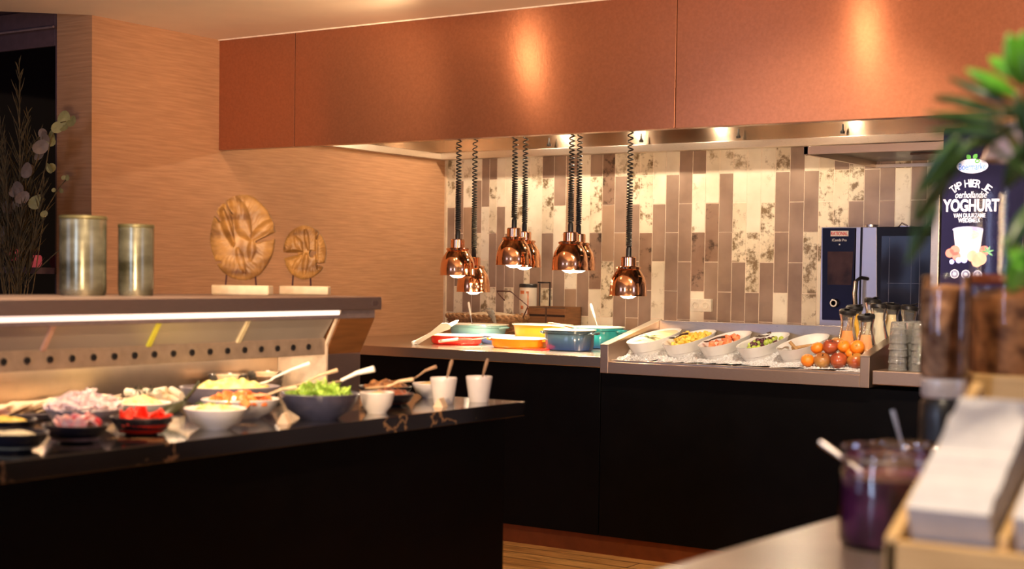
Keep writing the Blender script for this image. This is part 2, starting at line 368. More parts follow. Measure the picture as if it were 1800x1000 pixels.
def heap(pro,i,n,rx,ry,z0,zt,label,group,sc=(.8,1.2),seed=1,first=True):
    r=random.Random(seed); k=0
    while k<n:
        lx,ly=r.uniform(-1,1),r.uniform(-1,1)
        if lx*lx+ly*ly>1: continue
        lz=z0+(zt-z0)*(1-(lx*lx+ly*ly))*r.uniform(.3,1)
        p=inb(i,lx*rx,ly*ry,lz); rot=(r.uniform(0,6),r.uniform(0,6),r.uniform(0,6)); s=r.uniform(*sc)
        if k==0 and first: o=pro; o.location=p; o.rotation_euler=rot; o.scale=(s,)*3; tag(o,label,pro['category'],group)
        else: dup(pro,p,rot,label,group,s)
        k+=1
# yoghurt
m=MB().lathe([(1,-.0),(.97,.008),(.6,.014),(0,.016)],36,(0,0,0),0,.072,.203)
o=m.build('yoghurt',pm('yoghurt',(.52,.46,.24),.35,0,.06,40,bump=.3),smooth=True,loc=inb(0,0,0,-.014),rot=(tilt,0,0)); tag(o,'pale yellow yoghurt filling the leftmost oval bowl','food')
def leaf(m,p,d,w,up=(0,0,1),n=6,mi=0,curl=.1):
    p=Vector(p); d=Vector(d); L=d.length; dn=d.normalized(); sd=dn.cross(Vector(up)).normalized(); nn=sd.cross(dn)
    vs=[];fs=[]
    for i in range(n+1):
        t=i/n; ww=w*.5*math.sin(PI*min(1,t*.93+.07))**.8 if i<n else 0.0005
        c=p+d*t+nn*(-curl*L*t*t)
        vs+= [c-sd*ww,c+nn*ww*.25,c+sd*ww]
    for i in range(n):
        a=i*3; fs+=[(a,a+1,a+4,a+3),(a+1,a+2,a+5,a+4)]
    m.add(vs,fs,mi)
HERB=pm('herb_leaf',(.03,.07,.02),.5,0,.3,40)
m=MB(); 
for a,l in ((.3,.065),(1.2,.05),(-.5,.06),(2.4,.055)): leaf(m,(0,0,.0),(math.cos(a)*l,math.sin(a)*l,.012),.018)
m.tube([(0,0,0),(-.02,-.05,.004)],.0015,5)
tag(m.build('herb_sprig',HERB,loc=inb(0,.0,-.06,.006)),'dark green herb sprig lying on the pale yoghurt','herb')
m=MB(); leaf(m,(0,0,0),(.03,.01,.004),.016)
tag(m.build('herb_leaf',HERB,loc=inb(0,-.03,-.13,.003)),'single dark leaf at the near end of the yoghurt bowl','herb')
MANGO=pm('mango_flesh',(.90,.48,.03),.35,0,.2,60,c2=(.95,.68,.12)); MELON=pm('melon_flesh',(.85,.16,.05),.35,0,.2,60,c2=(.92,.32,.14))
pr=MB().box((-.014,-.011,-.009),(.014,.011,.009)).build('mango_chunk',MANGO,bevel=.004); pr['category']='fruit'
heap(pr,1,52,.060,.175,-.018,.018,'bright yellow mango chunk heaped in the second oval bowl','mango chunks in the oval bowl',(.7,1.15),3)
pr=MB().box((-.013,-.012,-.011),(.013,.012,.011)).build('melon_cube',MELON,bevel=.003); pr['category']='fruit'
heap(pr,2,26,.050,.15,-.025,.010,'orange red melon cube in the third oval bowl','melon cubes in the oval bowl',(.8,1.15),5)
GP=pm('purple_grape',(.06,.012,.02),.2,0,.3,30,coat=.3); GG=pm('green_grape',(.36,.46,.07),.25,0,.2,30,coat=.3)
for mt,nm,lb,gr,n,sd in ((GP,'purple_grape','dark purple grape in the fourth oval bowl','purple grapes in the oval bowl',17,8),(GG,'green_grape','light green grape in the fourth oval bowl','green grapes in the oval bowl',17,9)):
    pr=MB().blob((0,0,0),.0115,12,jag=.02,sq=(1,1,1.15)).build(nm,mt,smooth=True); pr['category']='fruit'
    heap(pr,3,n,.055,.16,-.02,.012,lb,gr,(.85,1.15),sd)
pr=MB().tube([(0,-.05,0),(0,.05,0)],.008,8).build('snack_stick',pm('brown_bread',(.35,.20,.08),.7,0,.2,60)); pr['category']='food'
heap(pr,4,5,.02,.06,-.03,-.015,'thin brown stick left in the nearly empty oval bowl','sticks in the nearly empty bowl',(.8,1),4)
SPM=pm('dark_horn_spoon',(.05,.025,.02),.25,.3,.2,30)
def spoon(name,mat,L=.2,bw=.02,label='',loc=(0,0,0),rot=(0,0,0),hr=.004,cat='spoon',group=None,hmat=None):
    t=thing(name,loc,label,cat,group,rot=rot)
    m=MB(); n=14; 
    m.lathe([(0,-.006),(.6,-.004),(1,0),(.9,.001),(.5,-.002),(0,-.003)],16,(0,0,0),0,bw*1.5,bw)
    m.build('spoon_bowl',mat,parent=t,smooth=True)
    MB().tube([(bw*1.3,0,0),(bw*2,0,.004),(L*.6,0,.012),(L,0,.014)],[hr*.8,hr*.7,hr,hr*1.5],8).build('handle',hmat or mat,parent=t,smooth=True)
    return t
spoon('serving_spoon',SPM,.075,.013,'dark serving spoon lying in the yellow mango bowl',inb(1,-.035,-.10,.014),(.1,-.1,.35))
spoon('serving_spoon',SPM,.085,.010,'dark serving spoon lying in the orange melon bowl',inb(2,-.045,-.10,.004),(.1,-.1,.5))
spoon('serving_spoon',SPM,.05,.022,'wide dark serving spoon resting on the grapes',inb(3,-.01,-.01,.02),(.1,-.05,.6))
spoon('serving_spoon',STEEL,.05,.010,'steel spoon hooked over the rim of the nearly empty bowl',inb(4,-.03,-.19,.004),(.0,.25,1.2))
# fruit heap
OR=pm('mandarin_peel',(.80,.21,.01),.4,0,.08,200,bump=.25,coat=.15); AP=pm('red_apple_skin',(.17,.010,.014),.25,0,.3,9,c2=(.42,.09,.03),coat=.4); AR=pm('russet_apple_skin',(.30,.045,.02),.28,0,.3,8,c2=(.46,.24,.06),coat=.4); AY=pm('yellow_apple_skin',(.55,.36,.06),.28,0,.15,8,c2=(.36,.05,.02),coat=.4)
def mandarin(p,r,label,rot):
    t=thing('mandarin',p,label,'fruit','mandarins heaped on the ice',rot=rot)
    MB().lathe([(0,-.86*r),(.35*r,-.84*r),(.72*r,-.62*r),(.95*r,-.3*r),(1.02*r,.05*r),(.9*r,.45*r),(.6*r,.74*r),(.25*r,.83*r),(.06*r,.78*r),(0,.76*r)],20).build('peel',OR,parent=t,smooth=True,angle=80)
    MB().lathe([(0,0),(.1*r,0),(.12*r,.04*r),(0,.06*r)],8,(0,0,.77*r)).build('stem_scar',pm('green_scar',(.12,.14,.04),.7),parent=t)
def apple(p,r,label,mt,rot):
    t=thing('apple',p,label,'fruit','apples heaped on the ice',rot=rot)
    MB().lathe([(0,-.78*r),(.15*r,-.84*r),(.45*r,-.88*r),(.8*r,-.58*r),(1.0*r,-.1*r),(1.02*r,.25*r),(.85*r,.62*r),(.55*r,.82*r),(.25*r,.80*r),(.08*r,.66*r),(0,.62*r)],22).build('skin',mt,parent=t,smooth=True,angle=80)
    MB().tube([(0,0,.62*r),(.04*r,0,.85*r),(.12*r,0,1.02*r)],.05*r,6).build('stem',pm('fruit_stem',(.09,.05,.02),.7),parent=t)
mandarin((-2.453,5.865,.950),.030,'mandarin at the left foot of the fruit heap',(.3,.2,0))
apple((-2.388,5.868,.952),.036,'russet apple in front, between the left mandarin and the red apple',AR,(.5,.2,0))
apple((-2.315,5.868,.955),.036,'dark red apple in the middle of the front fruit row',AP,(-.4,.5,1))
apple((-2.240,5.868,.957),.035,'yellow red apple in front against the right tub wall',AY,(.3,-.4,0))
mandarin((-2.276,5.905,.988),.024,'small mandarin wedged between the two right apples',(.8,.2,0))
mandarin((-2.425,5.90,1.003),.028,'mandarin on top at the left end of the fruit heap',(.2,-.3,0))
apple((-2.366,5.90,1.010),.034,'red apple on top between two mandarins',AP,(.3,.2,.5))
mandarin((-2.305,5.90,1.014),.028,'mandarin on top behind the small wedged one',(.7,0,0))
mandarin((-2.245,5.90,1.013),.031,'mandarin on top at the right end, stem end showing',(1.2,.3,0))
apple((-2.355,5.955,1.024),.030,'yellow apple peeping out behind the top row of fruit',AY,(.1,.1,0))
# carafes
def carafe(p,h,label,juice,level,k,capt=.0):
    t=thing('juice_carafe',p,label,'carafe','glass juice carafes with black lids',rz=k)
    s=h/.25
    pr=[(.040,0),(.044,.01),(.047,.05),(.044,.10),(.034,.15),(.028,.18),(.029,.20),(.036,.235)]
    MB().shell([(r,z*s) for r,z in pr],28).build('glass_body',glassmat('carafe_glass',(.97,.97,.95),.05,1.8,.07,(.8,.78,.7)),parent=t,smooth=True,angle=80)
    MB().lathe([(.038,.0),(.040,.004),(0,.005)],24).build('glass_base',GLASS,parent=t)
    if juice:
        q=[(r-.003,z*s) for r,z in pr if z<level*.25]; rl=q[-1][0]
        import bisect
        zl=level*.25
        for (r0,z0),(r1,z1) in zip(pr,pr[1:]):
            if z0<=zl<=z1: rl=r0+(r1-r0)*(zl-z0)/(z1-z0)-.003
        q=[(q[0][0]-.002,.006)]+q[1:]+[(rl,zl*s)]
        MB().lathe(q,24).build('juice',juice,parent=t,smooth=True,angle=50)
    c=MB().lathe([(.030,-.010),(.034,-.003),(.037,.0),(.038,.012),(.033,.018),(.015,.021),(0,.021)],26,(0,0,0))
    c.build('lid',BLKPL,parent=t,smooth=True,loc=(0,0,.235*s),rot=(.12,.12*(-1)**int(k*3),0))
    MB().box((-.011,-.039,0),(.011,.0,.005)).build('pour_flap',BLKPL,parent=t,bevel=.002,loc=(0,0,.249*s),rot=(-.25,0,0))
def J(n,c): return pm(n,c,.2,0,.04,20,coat=.3)
def cz(y): return .905+(y-5.818)*.19
carafe((-2.33,6.00,cz(6.0)),.225,'carafe of pink orange juice, leftmost, black lid',J('peach_juice',(.85,.27,.04)),.62,.2)
carafe((-2.350,6.13,cz(6.13)),.215,'carafe of bright yellow juice behind the leftmost one',J('orange_juice',(.85,.48,.01)),.86,1.2)
carafe((-2.235,5.97,cz(5.97)),.212,'front carafe of clear drink with low black lid',J('pink_drink',(.70,.32,.12)),.62,.5)
carafe((-2.225,6.09,cz(6.09)),.235,'carafe of milky white drink behind the front carafe',J('milk',(.70,.66,.54)),.86,2.2)
def J2(): return J('buttermilk',(.70,.58,.36))
carafe((-2.300,6.215,cz(6.2)),.235,'carafe hidden at the back against the tub wall',J('pale_milk',(.66,.60,.46)),.8,.9)
carafe((-2.205,6.20,.985),.205,'carafe of cream coloured drink near the right tub wall',J2(),.8,.3)
carafe((-2.10,6.12,.927),.262,'carafe of red juice at the far right, outside the ice',J('red_juice',(.42,.05,.02)),.74,1.4)
# tumblers
def tumbler():
    return MB().lathe([(.0365,0),(.0388,.001),(.0388,.006),(.0366,.008),(.035,.04),(.031,.085),(.026,.09),(0,.09),(0,.084),(.026,.083),(.029,.04),(.034,.0)],18)
GL2=pm('tumbler_glass',(.97,.98,.96),.02,0,.01,5); GL2.node_tree.nodes['Principled BSDF'].inputs['Transmission Weight'].default_value=.90; GL2.node_tree.nodes['Principled BSDF'].inputs['IOR'].default_value=1.45
tl='clear tumbler stacked upside down beside the juice carafes'; pr=None
for i,(x,y) in enumerate(((-2.055,5.86),(-1.965,5.87),(-2.05,5.955),(-1.96,5.965),(-1.872,5.88),(-1.868,5.975),(-2.045,6.05),(-1.955,6.06))):
    for j in range(5 if i!=4 else 4):
        p=(x+random.uniform(-.002,.002),y,.927+.027*j+ (.0 if j==0 else .004))
        if pr is None: pr=tumbler().build('tumbler',GL2,smooth=True,angle=60,loc=p); tag(pr,tl,'glass','stacked tumblers')
        else: dup(pr,p,(0,0,random.random()*3))
# ================================================================= HOT COUNTER
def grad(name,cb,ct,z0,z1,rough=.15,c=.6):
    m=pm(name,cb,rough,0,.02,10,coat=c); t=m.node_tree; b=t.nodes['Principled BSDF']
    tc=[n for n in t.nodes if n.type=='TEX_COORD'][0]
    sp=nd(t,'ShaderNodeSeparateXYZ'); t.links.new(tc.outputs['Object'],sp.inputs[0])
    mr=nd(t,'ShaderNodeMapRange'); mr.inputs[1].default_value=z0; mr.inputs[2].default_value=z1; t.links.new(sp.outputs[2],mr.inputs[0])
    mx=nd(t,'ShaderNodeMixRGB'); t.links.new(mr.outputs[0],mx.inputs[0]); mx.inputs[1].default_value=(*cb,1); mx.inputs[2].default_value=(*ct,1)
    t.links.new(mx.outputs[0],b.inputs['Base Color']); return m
def casserole(name,loc,a,b,h,ext,label,rz=0,handles=True,lip=.006,flare=1.0,inner=CREAM,cat='casserole',fill=None,power=2.3,band=True):
    t=thing(name,loc,label,cat,'coloured casseroles on the hot counter',rz=rz)
    pr=[(.84,0),(.90,.004),(.95,.3*h),(.97*flare,.86*h)]
    if band: pr+=[(.965*flare,.87*h),(1.0*flare,.88*h)]
    pr+=[(1.0*flare,h)]
    MB().shell(pr,48,(0,0,0),0,a,b,power=power).lathe([(.84,0),(.0,.0)],48,(0,0,0),0,a,b,power=power).build('pot_body',ext,parent=t,smooth=True,angle=35)
    k=flare
    MB().shell([(1.0*k,h),(1.04*k,h+lip*.3),(1.03*k,h+lip),(.97*k,h+lip),(.93*k,h*.8),(.86,h*.2),(.84,.012)],48,(0,0,0),0,a,b,power=power).lathe([(.84,.012),(0,.012)],48,(0,0,0),0,a,b,power=power).build('enamel_lining',inner,parent=t,smooth=True,angle=35)
    if handles:
        for s in (-1,1):
            q=[(s*a*.98,-.035,.84*h),(s*(a+.012),-.034,.86*h),(s*(a+.026),-.02,.88*h),(s*(a+.029),0,.885*h),(s*(a+.026),.02,.88*h),(s*(a+.012),.034,.86*h),(s*a*.98,.035,.84*h)]
            MB().tube(q,.006,8).build('handle',ext,parent=t,smooth=True)
    if fill:
        vs=MB(); n=28
        for i in range(1):
            vs.lathe([(.88,.66*h),(.7,.72*h),(.4,.76*h),(0,.78*h)],n,(0,0,0),0,a,b,power=power)
        vs.build('food_filling',fill,parent=t,smooth=True)
    return t
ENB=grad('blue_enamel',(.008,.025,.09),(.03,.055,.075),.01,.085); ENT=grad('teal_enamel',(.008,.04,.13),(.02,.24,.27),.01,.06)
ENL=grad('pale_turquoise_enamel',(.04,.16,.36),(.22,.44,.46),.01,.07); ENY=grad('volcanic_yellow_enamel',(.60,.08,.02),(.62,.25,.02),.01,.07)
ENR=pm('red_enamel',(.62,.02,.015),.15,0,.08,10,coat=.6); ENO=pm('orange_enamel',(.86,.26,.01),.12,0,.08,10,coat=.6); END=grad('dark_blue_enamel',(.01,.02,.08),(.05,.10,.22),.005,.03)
ZC=.925
EGG=pm('scrambled_food',(.75,.60,.28),.5,0,.2,50,bump=.5)
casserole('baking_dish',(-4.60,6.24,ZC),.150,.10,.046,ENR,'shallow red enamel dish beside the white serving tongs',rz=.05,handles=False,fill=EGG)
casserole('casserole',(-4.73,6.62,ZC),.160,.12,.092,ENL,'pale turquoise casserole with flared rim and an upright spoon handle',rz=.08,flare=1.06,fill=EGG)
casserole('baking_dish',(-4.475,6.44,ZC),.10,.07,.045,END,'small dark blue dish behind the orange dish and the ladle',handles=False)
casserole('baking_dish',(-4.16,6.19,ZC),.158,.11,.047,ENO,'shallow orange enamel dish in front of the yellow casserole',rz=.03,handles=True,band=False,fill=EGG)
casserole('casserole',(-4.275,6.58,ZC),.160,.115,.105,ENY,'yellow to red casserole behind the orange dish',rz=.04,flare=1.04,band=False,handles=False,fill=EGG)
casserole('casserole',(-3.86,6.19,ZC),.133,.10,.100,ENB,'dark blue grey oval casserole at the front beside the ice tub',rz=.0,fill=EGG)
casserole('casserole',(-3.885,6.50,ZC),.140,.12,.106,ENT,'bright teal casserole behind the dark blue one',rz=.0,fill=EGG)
tag(MB().box((-.06,-.05,0),(.06,.05,.006)).build('trivet',ENR,bevel=.002,loc=(-3.99,6.10,ZC)),'flat red trivet partly under the dark blue casserole','trivet')
tag(MB().box((-.07,-.06,0),(.07,.06,.008)).build('trivet',ENR,bevel=.002,loc=(-4.09,6.36,ZC)),'red trivet between the orange dish and the yellow casserole','trivet')
BRW=pm('white_melamine',(.86,.83,.76),.25,0,.03,30,coat=.3)
def tongs(loc,rot,label,L=.26,mat=BRW,spread=.05,w=.014):
    t=thing('serving_tongs',loc,label,'tongs',rot=rot)
    for s in (-1,1):
        m=MB(); n=10; vs=[];fs=[]
        for i in range(n+1):
            u=i/n; x=u*L; ww=w*(.55+1.15*max(0,u-.55)**.8*1.5) if u<.97 else w*.7; yy=s*spread*.5*u; zz=.004*math.sin(u*PI)
            vs+= [(x,yy-ww,zz),(x,yy+ww,zz),(x,yy+ww,zz+.004),(x,yy-ww,zz+.004)]
        for i in range(n):
            a=i*4
            for k in range(4): fs.append((a+k,a+(k+1)%4,a+4+(k+1)%4,a+4+k))
        fs+=[(3,2,1,0),(n*4,n*4+1,n*4+2,n*4+3)]
        m.add(vs,fs); m.build('tong_arm',mat,parent=t,smooth=True,angle=50,bevel=.0012,loc=(0,0,s*.006),rot=(s*.5,0,0))
    MB().lathe([(w*.5,-.009),(w*.62,-.006),(w*.62,.01),(w*.5,.013)],14).build('tong_hinge',mat,parent=t,smooth=True)
    return t
tongs((-4.715,6.03,.933),(0,-.34,.06),'white serving tongs propped on the rim of the red dish',L=.265,spread=.10,w=.026)
t=spoon('ladle',BRW,.24,.032,'white handled ladle lying across to the orange dish',(-4.335,6.075,.970),(0,.0,PI-.06),hr=.006,cat='ladle',hmat=STEEL)
t.rotation_euler=(0,.15,PI+.02)
MB().tube([(.13,0,.012),(.25,0,.014)],.0085,10).build('grip',BRW,parent=t,smooth=True)
def upright(loc,label,lean,mat=BRW,L=.15,r=.006):
    t=thing('serving_spoon',loc,label,'spoon',rot=lean)
    MB().tube([(0,0,-.075),(0,0,.04)],.003,8).build('shaft',STEEL,parent=t,smooth=True)
    MB().tube([(0,0,.035),(0,0,.05),(0,0,.10),(0,0,.11)],[.004,r,r*1.15,r*.8],10).build('grip',mat,parent=t,smooth=True)
    MB().blob((0,0,-.085),.018,10,jag=0,sq=(1,.4,1)).build('spoon_bowl',STEEL,parent=t,smooth=True)
upright((-4.76,6.60,1.035),'spoon standing upright in the pale turquoise casserole',(.05,-.18,0))
upright((-3.87,6.47,1.05),'spoon standing upright in the bright teal casserole',(.1,-.3,0))
tongs((-3.83,6.20,1.030),(0,-.06,PI-.25),'small steel tongs resting on the dark blue casserole',L=.19,mat=STEEL,spread=.03,w=.006)
# basket, crate, canister at the back
WK=pm('wicker',(.27,.13,.055),.7,0,.35,60,bump=.4); WK2=pm('wicker_braid',(.34,.18,.08),.7,0,.35,60)
bk=thing('bread_basket',(-4.93,7.02,.925),'brown oval wicker basket at the left end of the hot counter','basket')
m=MB(); m.lathe([(.88,0),(.88,.01),(0,.01)],40,(0,0,0),0,.25,.16,power=3)
for j in range(11):
    k=.90+.012*j*.9; P=[]
    for i in range(73):
        a=2*PI*i/72; c,s=math.cos(a),math.sin(a); q=(abs(c)**3+abs(s)**3)**(-1/3); rr=k+.02*math.sin(a*18+j*PI)
        P.append((.25*rr*c*q,.16*rr*s*q,.008+j*.0105))
    m.tube(P,.0068,6,cap=False)
m.build('woven_body',WK,parent=bk,smooth=True)
m=MB()
for ph in (0,PI):
    P=[]
    for i in range(145):
        a=2*PI*i/144; c,s=math.cos(a),math.sin(a); q=(abs(c)**3+abs(s)**3)**(-1/3); rr=1.04+.022*math.sin(a*22+ph)
        P.append((.25*rr*c*q,.16*rr*s*q,.128+.008*math.cos(a*22+ph)))
    m.tube(P,.008,6,cap=False)
m.build('braided_rim',WK2,parent=bk,smooth=True)
MB().tube([(.262,-.05,.12),(.30,-.05,.195),(.185,-.05,.272),(.17,-.05,.277),(.082,-.05,.277),(.095,-.055,.262),(.15,-.07,.225)],.004,6).build('basket_handle',pm('dark_handle',(.06,.015,.01),.4),parent=bk,smooth=True)
LINER=pm('bread_liner',(.55,.42,.28),.8,0,.2,20)
MB().lathe([(.9,.09),(.7,.135),(.3,.15),(0,.155)],28,(0,0,0),0,.25,.16,power=3).build('cloth_liner',LINER,parent=bk,smooth=True)
m=MB(); P=[(-4.90,6.92,1.085),(-4.855,6.88,1.10),(-4.80,6.84,1.085),(-4.77,6.825,1.05),(-4.74,6.815,1.0),(-4.69,6.81,.93)]
vs=[];fs=[]
for i,p in enumerate(P):
    wd=(.02,.026,.03,.02,.008,.02)[i]; vs+=[(p[0]-wd,p[1],p[2]),(p[0]+wd,p[1]-.01,p[2]+.006)]
for i in range(len(P)-1): a=i*2; fs.append((a,a+1,a+3,a+2))
m.add(vs,fs)
o=m.build('plastic_wrap',glassmat('cling_film',(.9,.9,.9),.2,1.5,.35,(.8,.72,.6)),smooth=True)
o.modifiers.new('t','SOLIDIFY').thickness=.002; tag(o,'twisted strip of clear plastic wrap hanging off the wicker basket','plastic wrap')
CRW=pm('crate_wood',(.20,.085,.03),.55,0,.25,10,(1,1,12),bump=.1)
cr=thing('wooden_crate',(-4.545,7.12,.925),'small brown slatted wooden crate against the tiles','crate')
for j in range(4): MB().box((-.128,-.09,.004+j*.048),(.128,-.08,.040+j*.048)).build('front_slat',CRW,parent=cr,bevel=.0015)
MB().box((-.004,-.094,0),(.004,-.088,.193)).build('centre_batten',pm('dark_batten',(.09,.04,.02),.6),parent=cr)
MB().box((-.128,-.08,0),(-.118,.09,.193)).box((.118,-.08,0),(.128,.09,.193)).box((-.128,.08,0),(.128,.09,.193)).box((-.118,-.08,0),(.118,.08,.01)).build('crate_box',CRW,parent=cr,bevel=.0015)
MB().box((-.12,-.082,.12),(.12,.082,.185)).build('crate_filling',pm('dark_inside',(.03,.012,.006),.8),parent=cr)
cn=thing('canister',(-4.83,7.27,.925),'tall white canister with orange print and black lid behind the basket','canister')
MB().lathe([(.05,0),(.052,.004),(.052,.30)],32).build('tin_body',pm('white_tin',(.72,.64,.54),.35,0,.04,20),parent=cn,smooth=True)
MB().lathe([(.054,.298),(.054,.315),(.05,.32),(0,.32)],32).build('lid',BLKPL,parent=cn,smooth=True)
m=MB()
def patch(cx,cz_,wa,hh,r=.0526):
    n=8; vs=[];fs=[]
    for i in range(n+1):
        a=cx+wa*(i/n-.5); vs+=[(r*math.cos(a),r*math.sin(a),cz_-hh/2),(r*math.cos(a),r*math.sin(a),cz_+hh/2)]
    for i in range(n): fs.append((2*i,2*i+2,2*i+3,2*i+1))
    m.add(vs,fs)
patch(-1.75,.27,.6,.02); patch(-1.0,.20,.14,.14); patch(-1.06,.27,.3,.012); patch(-1.75,.18,.4,.02); patch(-1.7,.14,.3,.012)
m.build('orange_print',pm('orange_ink',(.60,.17,.06),.5,0,.4,60),parent=cn)
fr=MB().tube([(-4.80,7.33,1.255),(-4.715,7.33,1.255),(-4.715,7.33,.925)],.005,6).tube([(-4.715,7.33,1.255),(-4.715,7.22,1.25),(-4.715,7.22,.925)],.004,6).build('wire_stand',pm('black_wire',(.03,.02,.02),.4,.5),smooth=True,angle=50)
tag(fr,'thin black wire stand beside the white canister','stand')
sk=thing('wall_socket',(-3.735,7.385,1.142),'double white wall socket on the tiles above the ice tub','socket')
MB().box((-.065,-.010,-.036),(.065,.016,.036)).build('cover_plate',pm('white_plastic',(.74,.68,.58),.4),parent=sk,bevel=.004)
for s in (-1,1): MB().lathe([(.018,0),(.018,.004),(.016,.004),(.015,.001),(0,.001)],20,M=Matrix.Translation((s*.031,-.0105,0))@Matrix.Rotation(PI/2,4,'X')).build('socket_face',pm('white_plastic',(.74,.68,.58),.4),parent=sk)
# ================================================================= HEAT LAMPS
CORD=pm('black_cord',(.010,.009,.009),.4,0,.2,50)
def heat_lamp(x,y,z,label,seed,power=36):
    t=thing('heat_lamp',(x,y,z),label,'lamp','copper heat lamps over the hot counter')
    sh=[(.0905,0),(.0885,.006),(.088,.03),(.085,.06),(.077,.088),(.064,.110),(.055,.122),(.053,.126),(.058,.127),(.059,.136),(.050,.140),(.036,.141),(.0355,.180),(.032,.184),(.013,.185)]
    MB().shell(sh,48).shell([(r-.002,zz) for r,zz in sh[:10]],48).build('lamp_shade',COPPER,parent=t,smooth=True,angle=40)
    MB().lathe([(0,-.014),(.022,-.011),(.04,0),(.050,.018),(.048,.035),(.03,.07),(.018,.10),(.018,.125),(0,.125)],28).build('bulb',BULB,parent=t,smooth=True)
    MB().lathe([(.013,.184),(.013,.222),(.009,.232),(0,.232)],14).build('cord_plug',CORD,parent=t,smooth=True)
    zt=CZ-.022-z; P=[]; zz=.228; a=seed; k=0
    while zz<zt:
        u=(zz-.228)/(zt-.228); pitch=.0095+.026*min(1,max(0,(u-.12))/.5)**1.3
        rr=.0125 if k>3 else .004
        P.append((rr*math.cos(a),rr*math.sin(a),zz)); a+=2*PI/9; zz+=pitch/9; k+=1
    MB().tube(P,.0036,5).build('coiled_cord',CORD,parent=t,smooth=True)
    l=bpy.data.lights.new('lamp_spot','SPOT'); l.energy=power; l.color=(1,.74,.44); l.spot_size=math.radians(125); l.spot_blend=.5; l.shadow_soft_size=.035
    o=bpy.data.objects.new('lamp_spot',l); COL.objects.link(o); o.location=(x,y,z-.02)
LP=[(-4.42,6.0,1.291,'front copper heat lamp furthest left, over the red dish'),(-4.535,6.3,1.204,'copper heat lamp hanging lowest at the left, behind the leftmost one'),(-4.075,6.0,1.346,'front copper heat lamp over the orange dish, hanging highest'),(-4.214,6.3,1.338,'copper heat lamp half hidden behind the highest one'),(-3.745,6.0,1.324,'front copper heat lamp over the dark blue casserole'),(-3.885,6.3,1.326,'copper heat lamp half hidden over the teal casserole'),(-3.42,6.0,1.207,'single copper heat lamp at the right, over the edge of the ice tub')]
for i,(x,y,z,lb) in enumerate(LP): heat_lamp(x,y,z,lb,i*1.3,36 if i<6 else 18)
# ================================================================= OVEN
OX=-2.775; OY=6.75
def ox(px): return (px-1441)*.00284
def oz(py): return 1.554-(py-399)*.002784-.925
ov=thing('combi_oven',(OX,OY,.925),'compact steel combi oven with dark control panel and glass door','oven')
OST=pm('oven_steel',(.56,.53,.56),.30,1,.05,5,(1,1,2),rvar=.05)
MB().box((0,.02,.05),(.665,.56,.629)).build('oven_body',OST,parent=ov,bevel=.003)
for a in (.05,.61):
    for b in (.08,.5): MB().lathe([(.02,0),(.02,.05)],12,(a,b,0)).build('foot',BLKPL,parent=ov)
PAN=pm('control_glass',(.007,.006,.026),.2,0,.2,3,spec=.12)
cp=MB().prism([(ox(1450),oz(562)),(ox(1447),oz(401)),(ox(1507),oz(401)),(ox(1505),oz(562))],1,-.012,.02).build('control_panel',PAN,parent=ov,bevel=.003)
MB().prism([(ox(1459),oz(500)),(ox(1458),oz(442)),(ox(1504),oz(442)),(ox(1502),oz(500))],1,-.0135,-.011).build('screen',pm('brown_screen',(.045,.022,.018),.25,0,.5,12,spec=.15),parent=cp)
kn=MB().lathe([(.019,0),(.021,.004),(.021,.02),(.017,.024),(0,.024)],28,M=Matrix.Translation((ox(1474),-.012,oz(532)))@Matrix.Rotation(PI/2,4,'X')).build('dial_knob',BLKPL,parent=cp,smooth=True)
MB().lathe([(.012,.0245),(.018,.0245),(.018,.0265),(.012,.0265),(.012,.0245)],28,M=Matrix.Translation((ox(1474),-.012,oz(532)))@Matrix.Rotation(PI/2,4,'X')).build('knob_ring',pm('white_ring',(.7,.62,.5),.3,.2),parent=kn)
def text(s,name,loc,h,mat,parent=None,w=None,rot=(PI/2,0,0),ext=.0008,bold=0,shear=0,align='CENTER'):
    cu=bpy.data.curves.new(name,'FONT'); cu.body=s; cu.size=1; cu.extrude=ext/h; cu.offset=bold; cu.align_x=align; cu.shear=shear
    o=bpy.data.objects.new(name+'_c',cu); COL.objects.link(o)
    bpy.context.view_layer.update()
    me=bpy.data.meshes.new_from_object(o.evaluated_get(bpy.context.evaluated_depsgraph_get()))
    bpy.data.objects.remove(o)
    xs_=[v.co.x for v in me.vertices]; ys_=[v.co.y for v in me.vertices]
    W=max(xs_)-min(xs_); Hh=max(ys_)-min(ys_); cx=(max(xs_)+min(xs_))/2; cy=(max(ys_)+min(ys_))/2
    sy=h/Hh; sx=(w/W) if w else sy
    for v in me.vertices: v.co=Vector(((v.co.x-cx)*sx,(v.co.y-cy)*sy,v.co.z*h))
    me.materials.clear(); me.materials.append(mat)
    q=bpy.data.objects.new(name,me); COL.objects.link(q); q.location=loc; q.rotation_euler=rot
    if parent: q.parent=parent
    return q
TW=pm('white_print',(.75,.75,.80),.5)
lg=MB().box((ox(1463),-.015,oz(415.5)),(ox(1495),-.012,oz(406))).build('logo_plate',pm('logo_border',(.65,.6,.58),.4),parent=cp)
MB().box((ox(1464),-.0158,oz(414.8)),(ox(1494),-.0145,oz(406.8))).build('logo_field',pm('logo_white',(.78,.72,.68),.4),parent=lg)
text('RATIONAL','logo_lettering',(ox(1479),-.0165,oz(410.8)),.017,pm('logo_red',(.65,.03,.03),.4),lg,w=.084,bold=.015)
text('iCombi Pro','model_lettering',(ox(1479),-.0138,oz(422)),.013,TW,cp,w=.074,bold=.01)
MB().box((ox(1478),-.0135,oz(431)),(ox(1480.5),-.012,oz(428.5))).build('indicator',TW,parent=cp)
dr=MB().box((ox(1518),-.03,oz(563)),(.663,.018,oz(400))).build('oven_door',pm('door_black',(.012,.012,.02),.25,0,.2,3,spec=.15),parent=ov,bevel=.003)
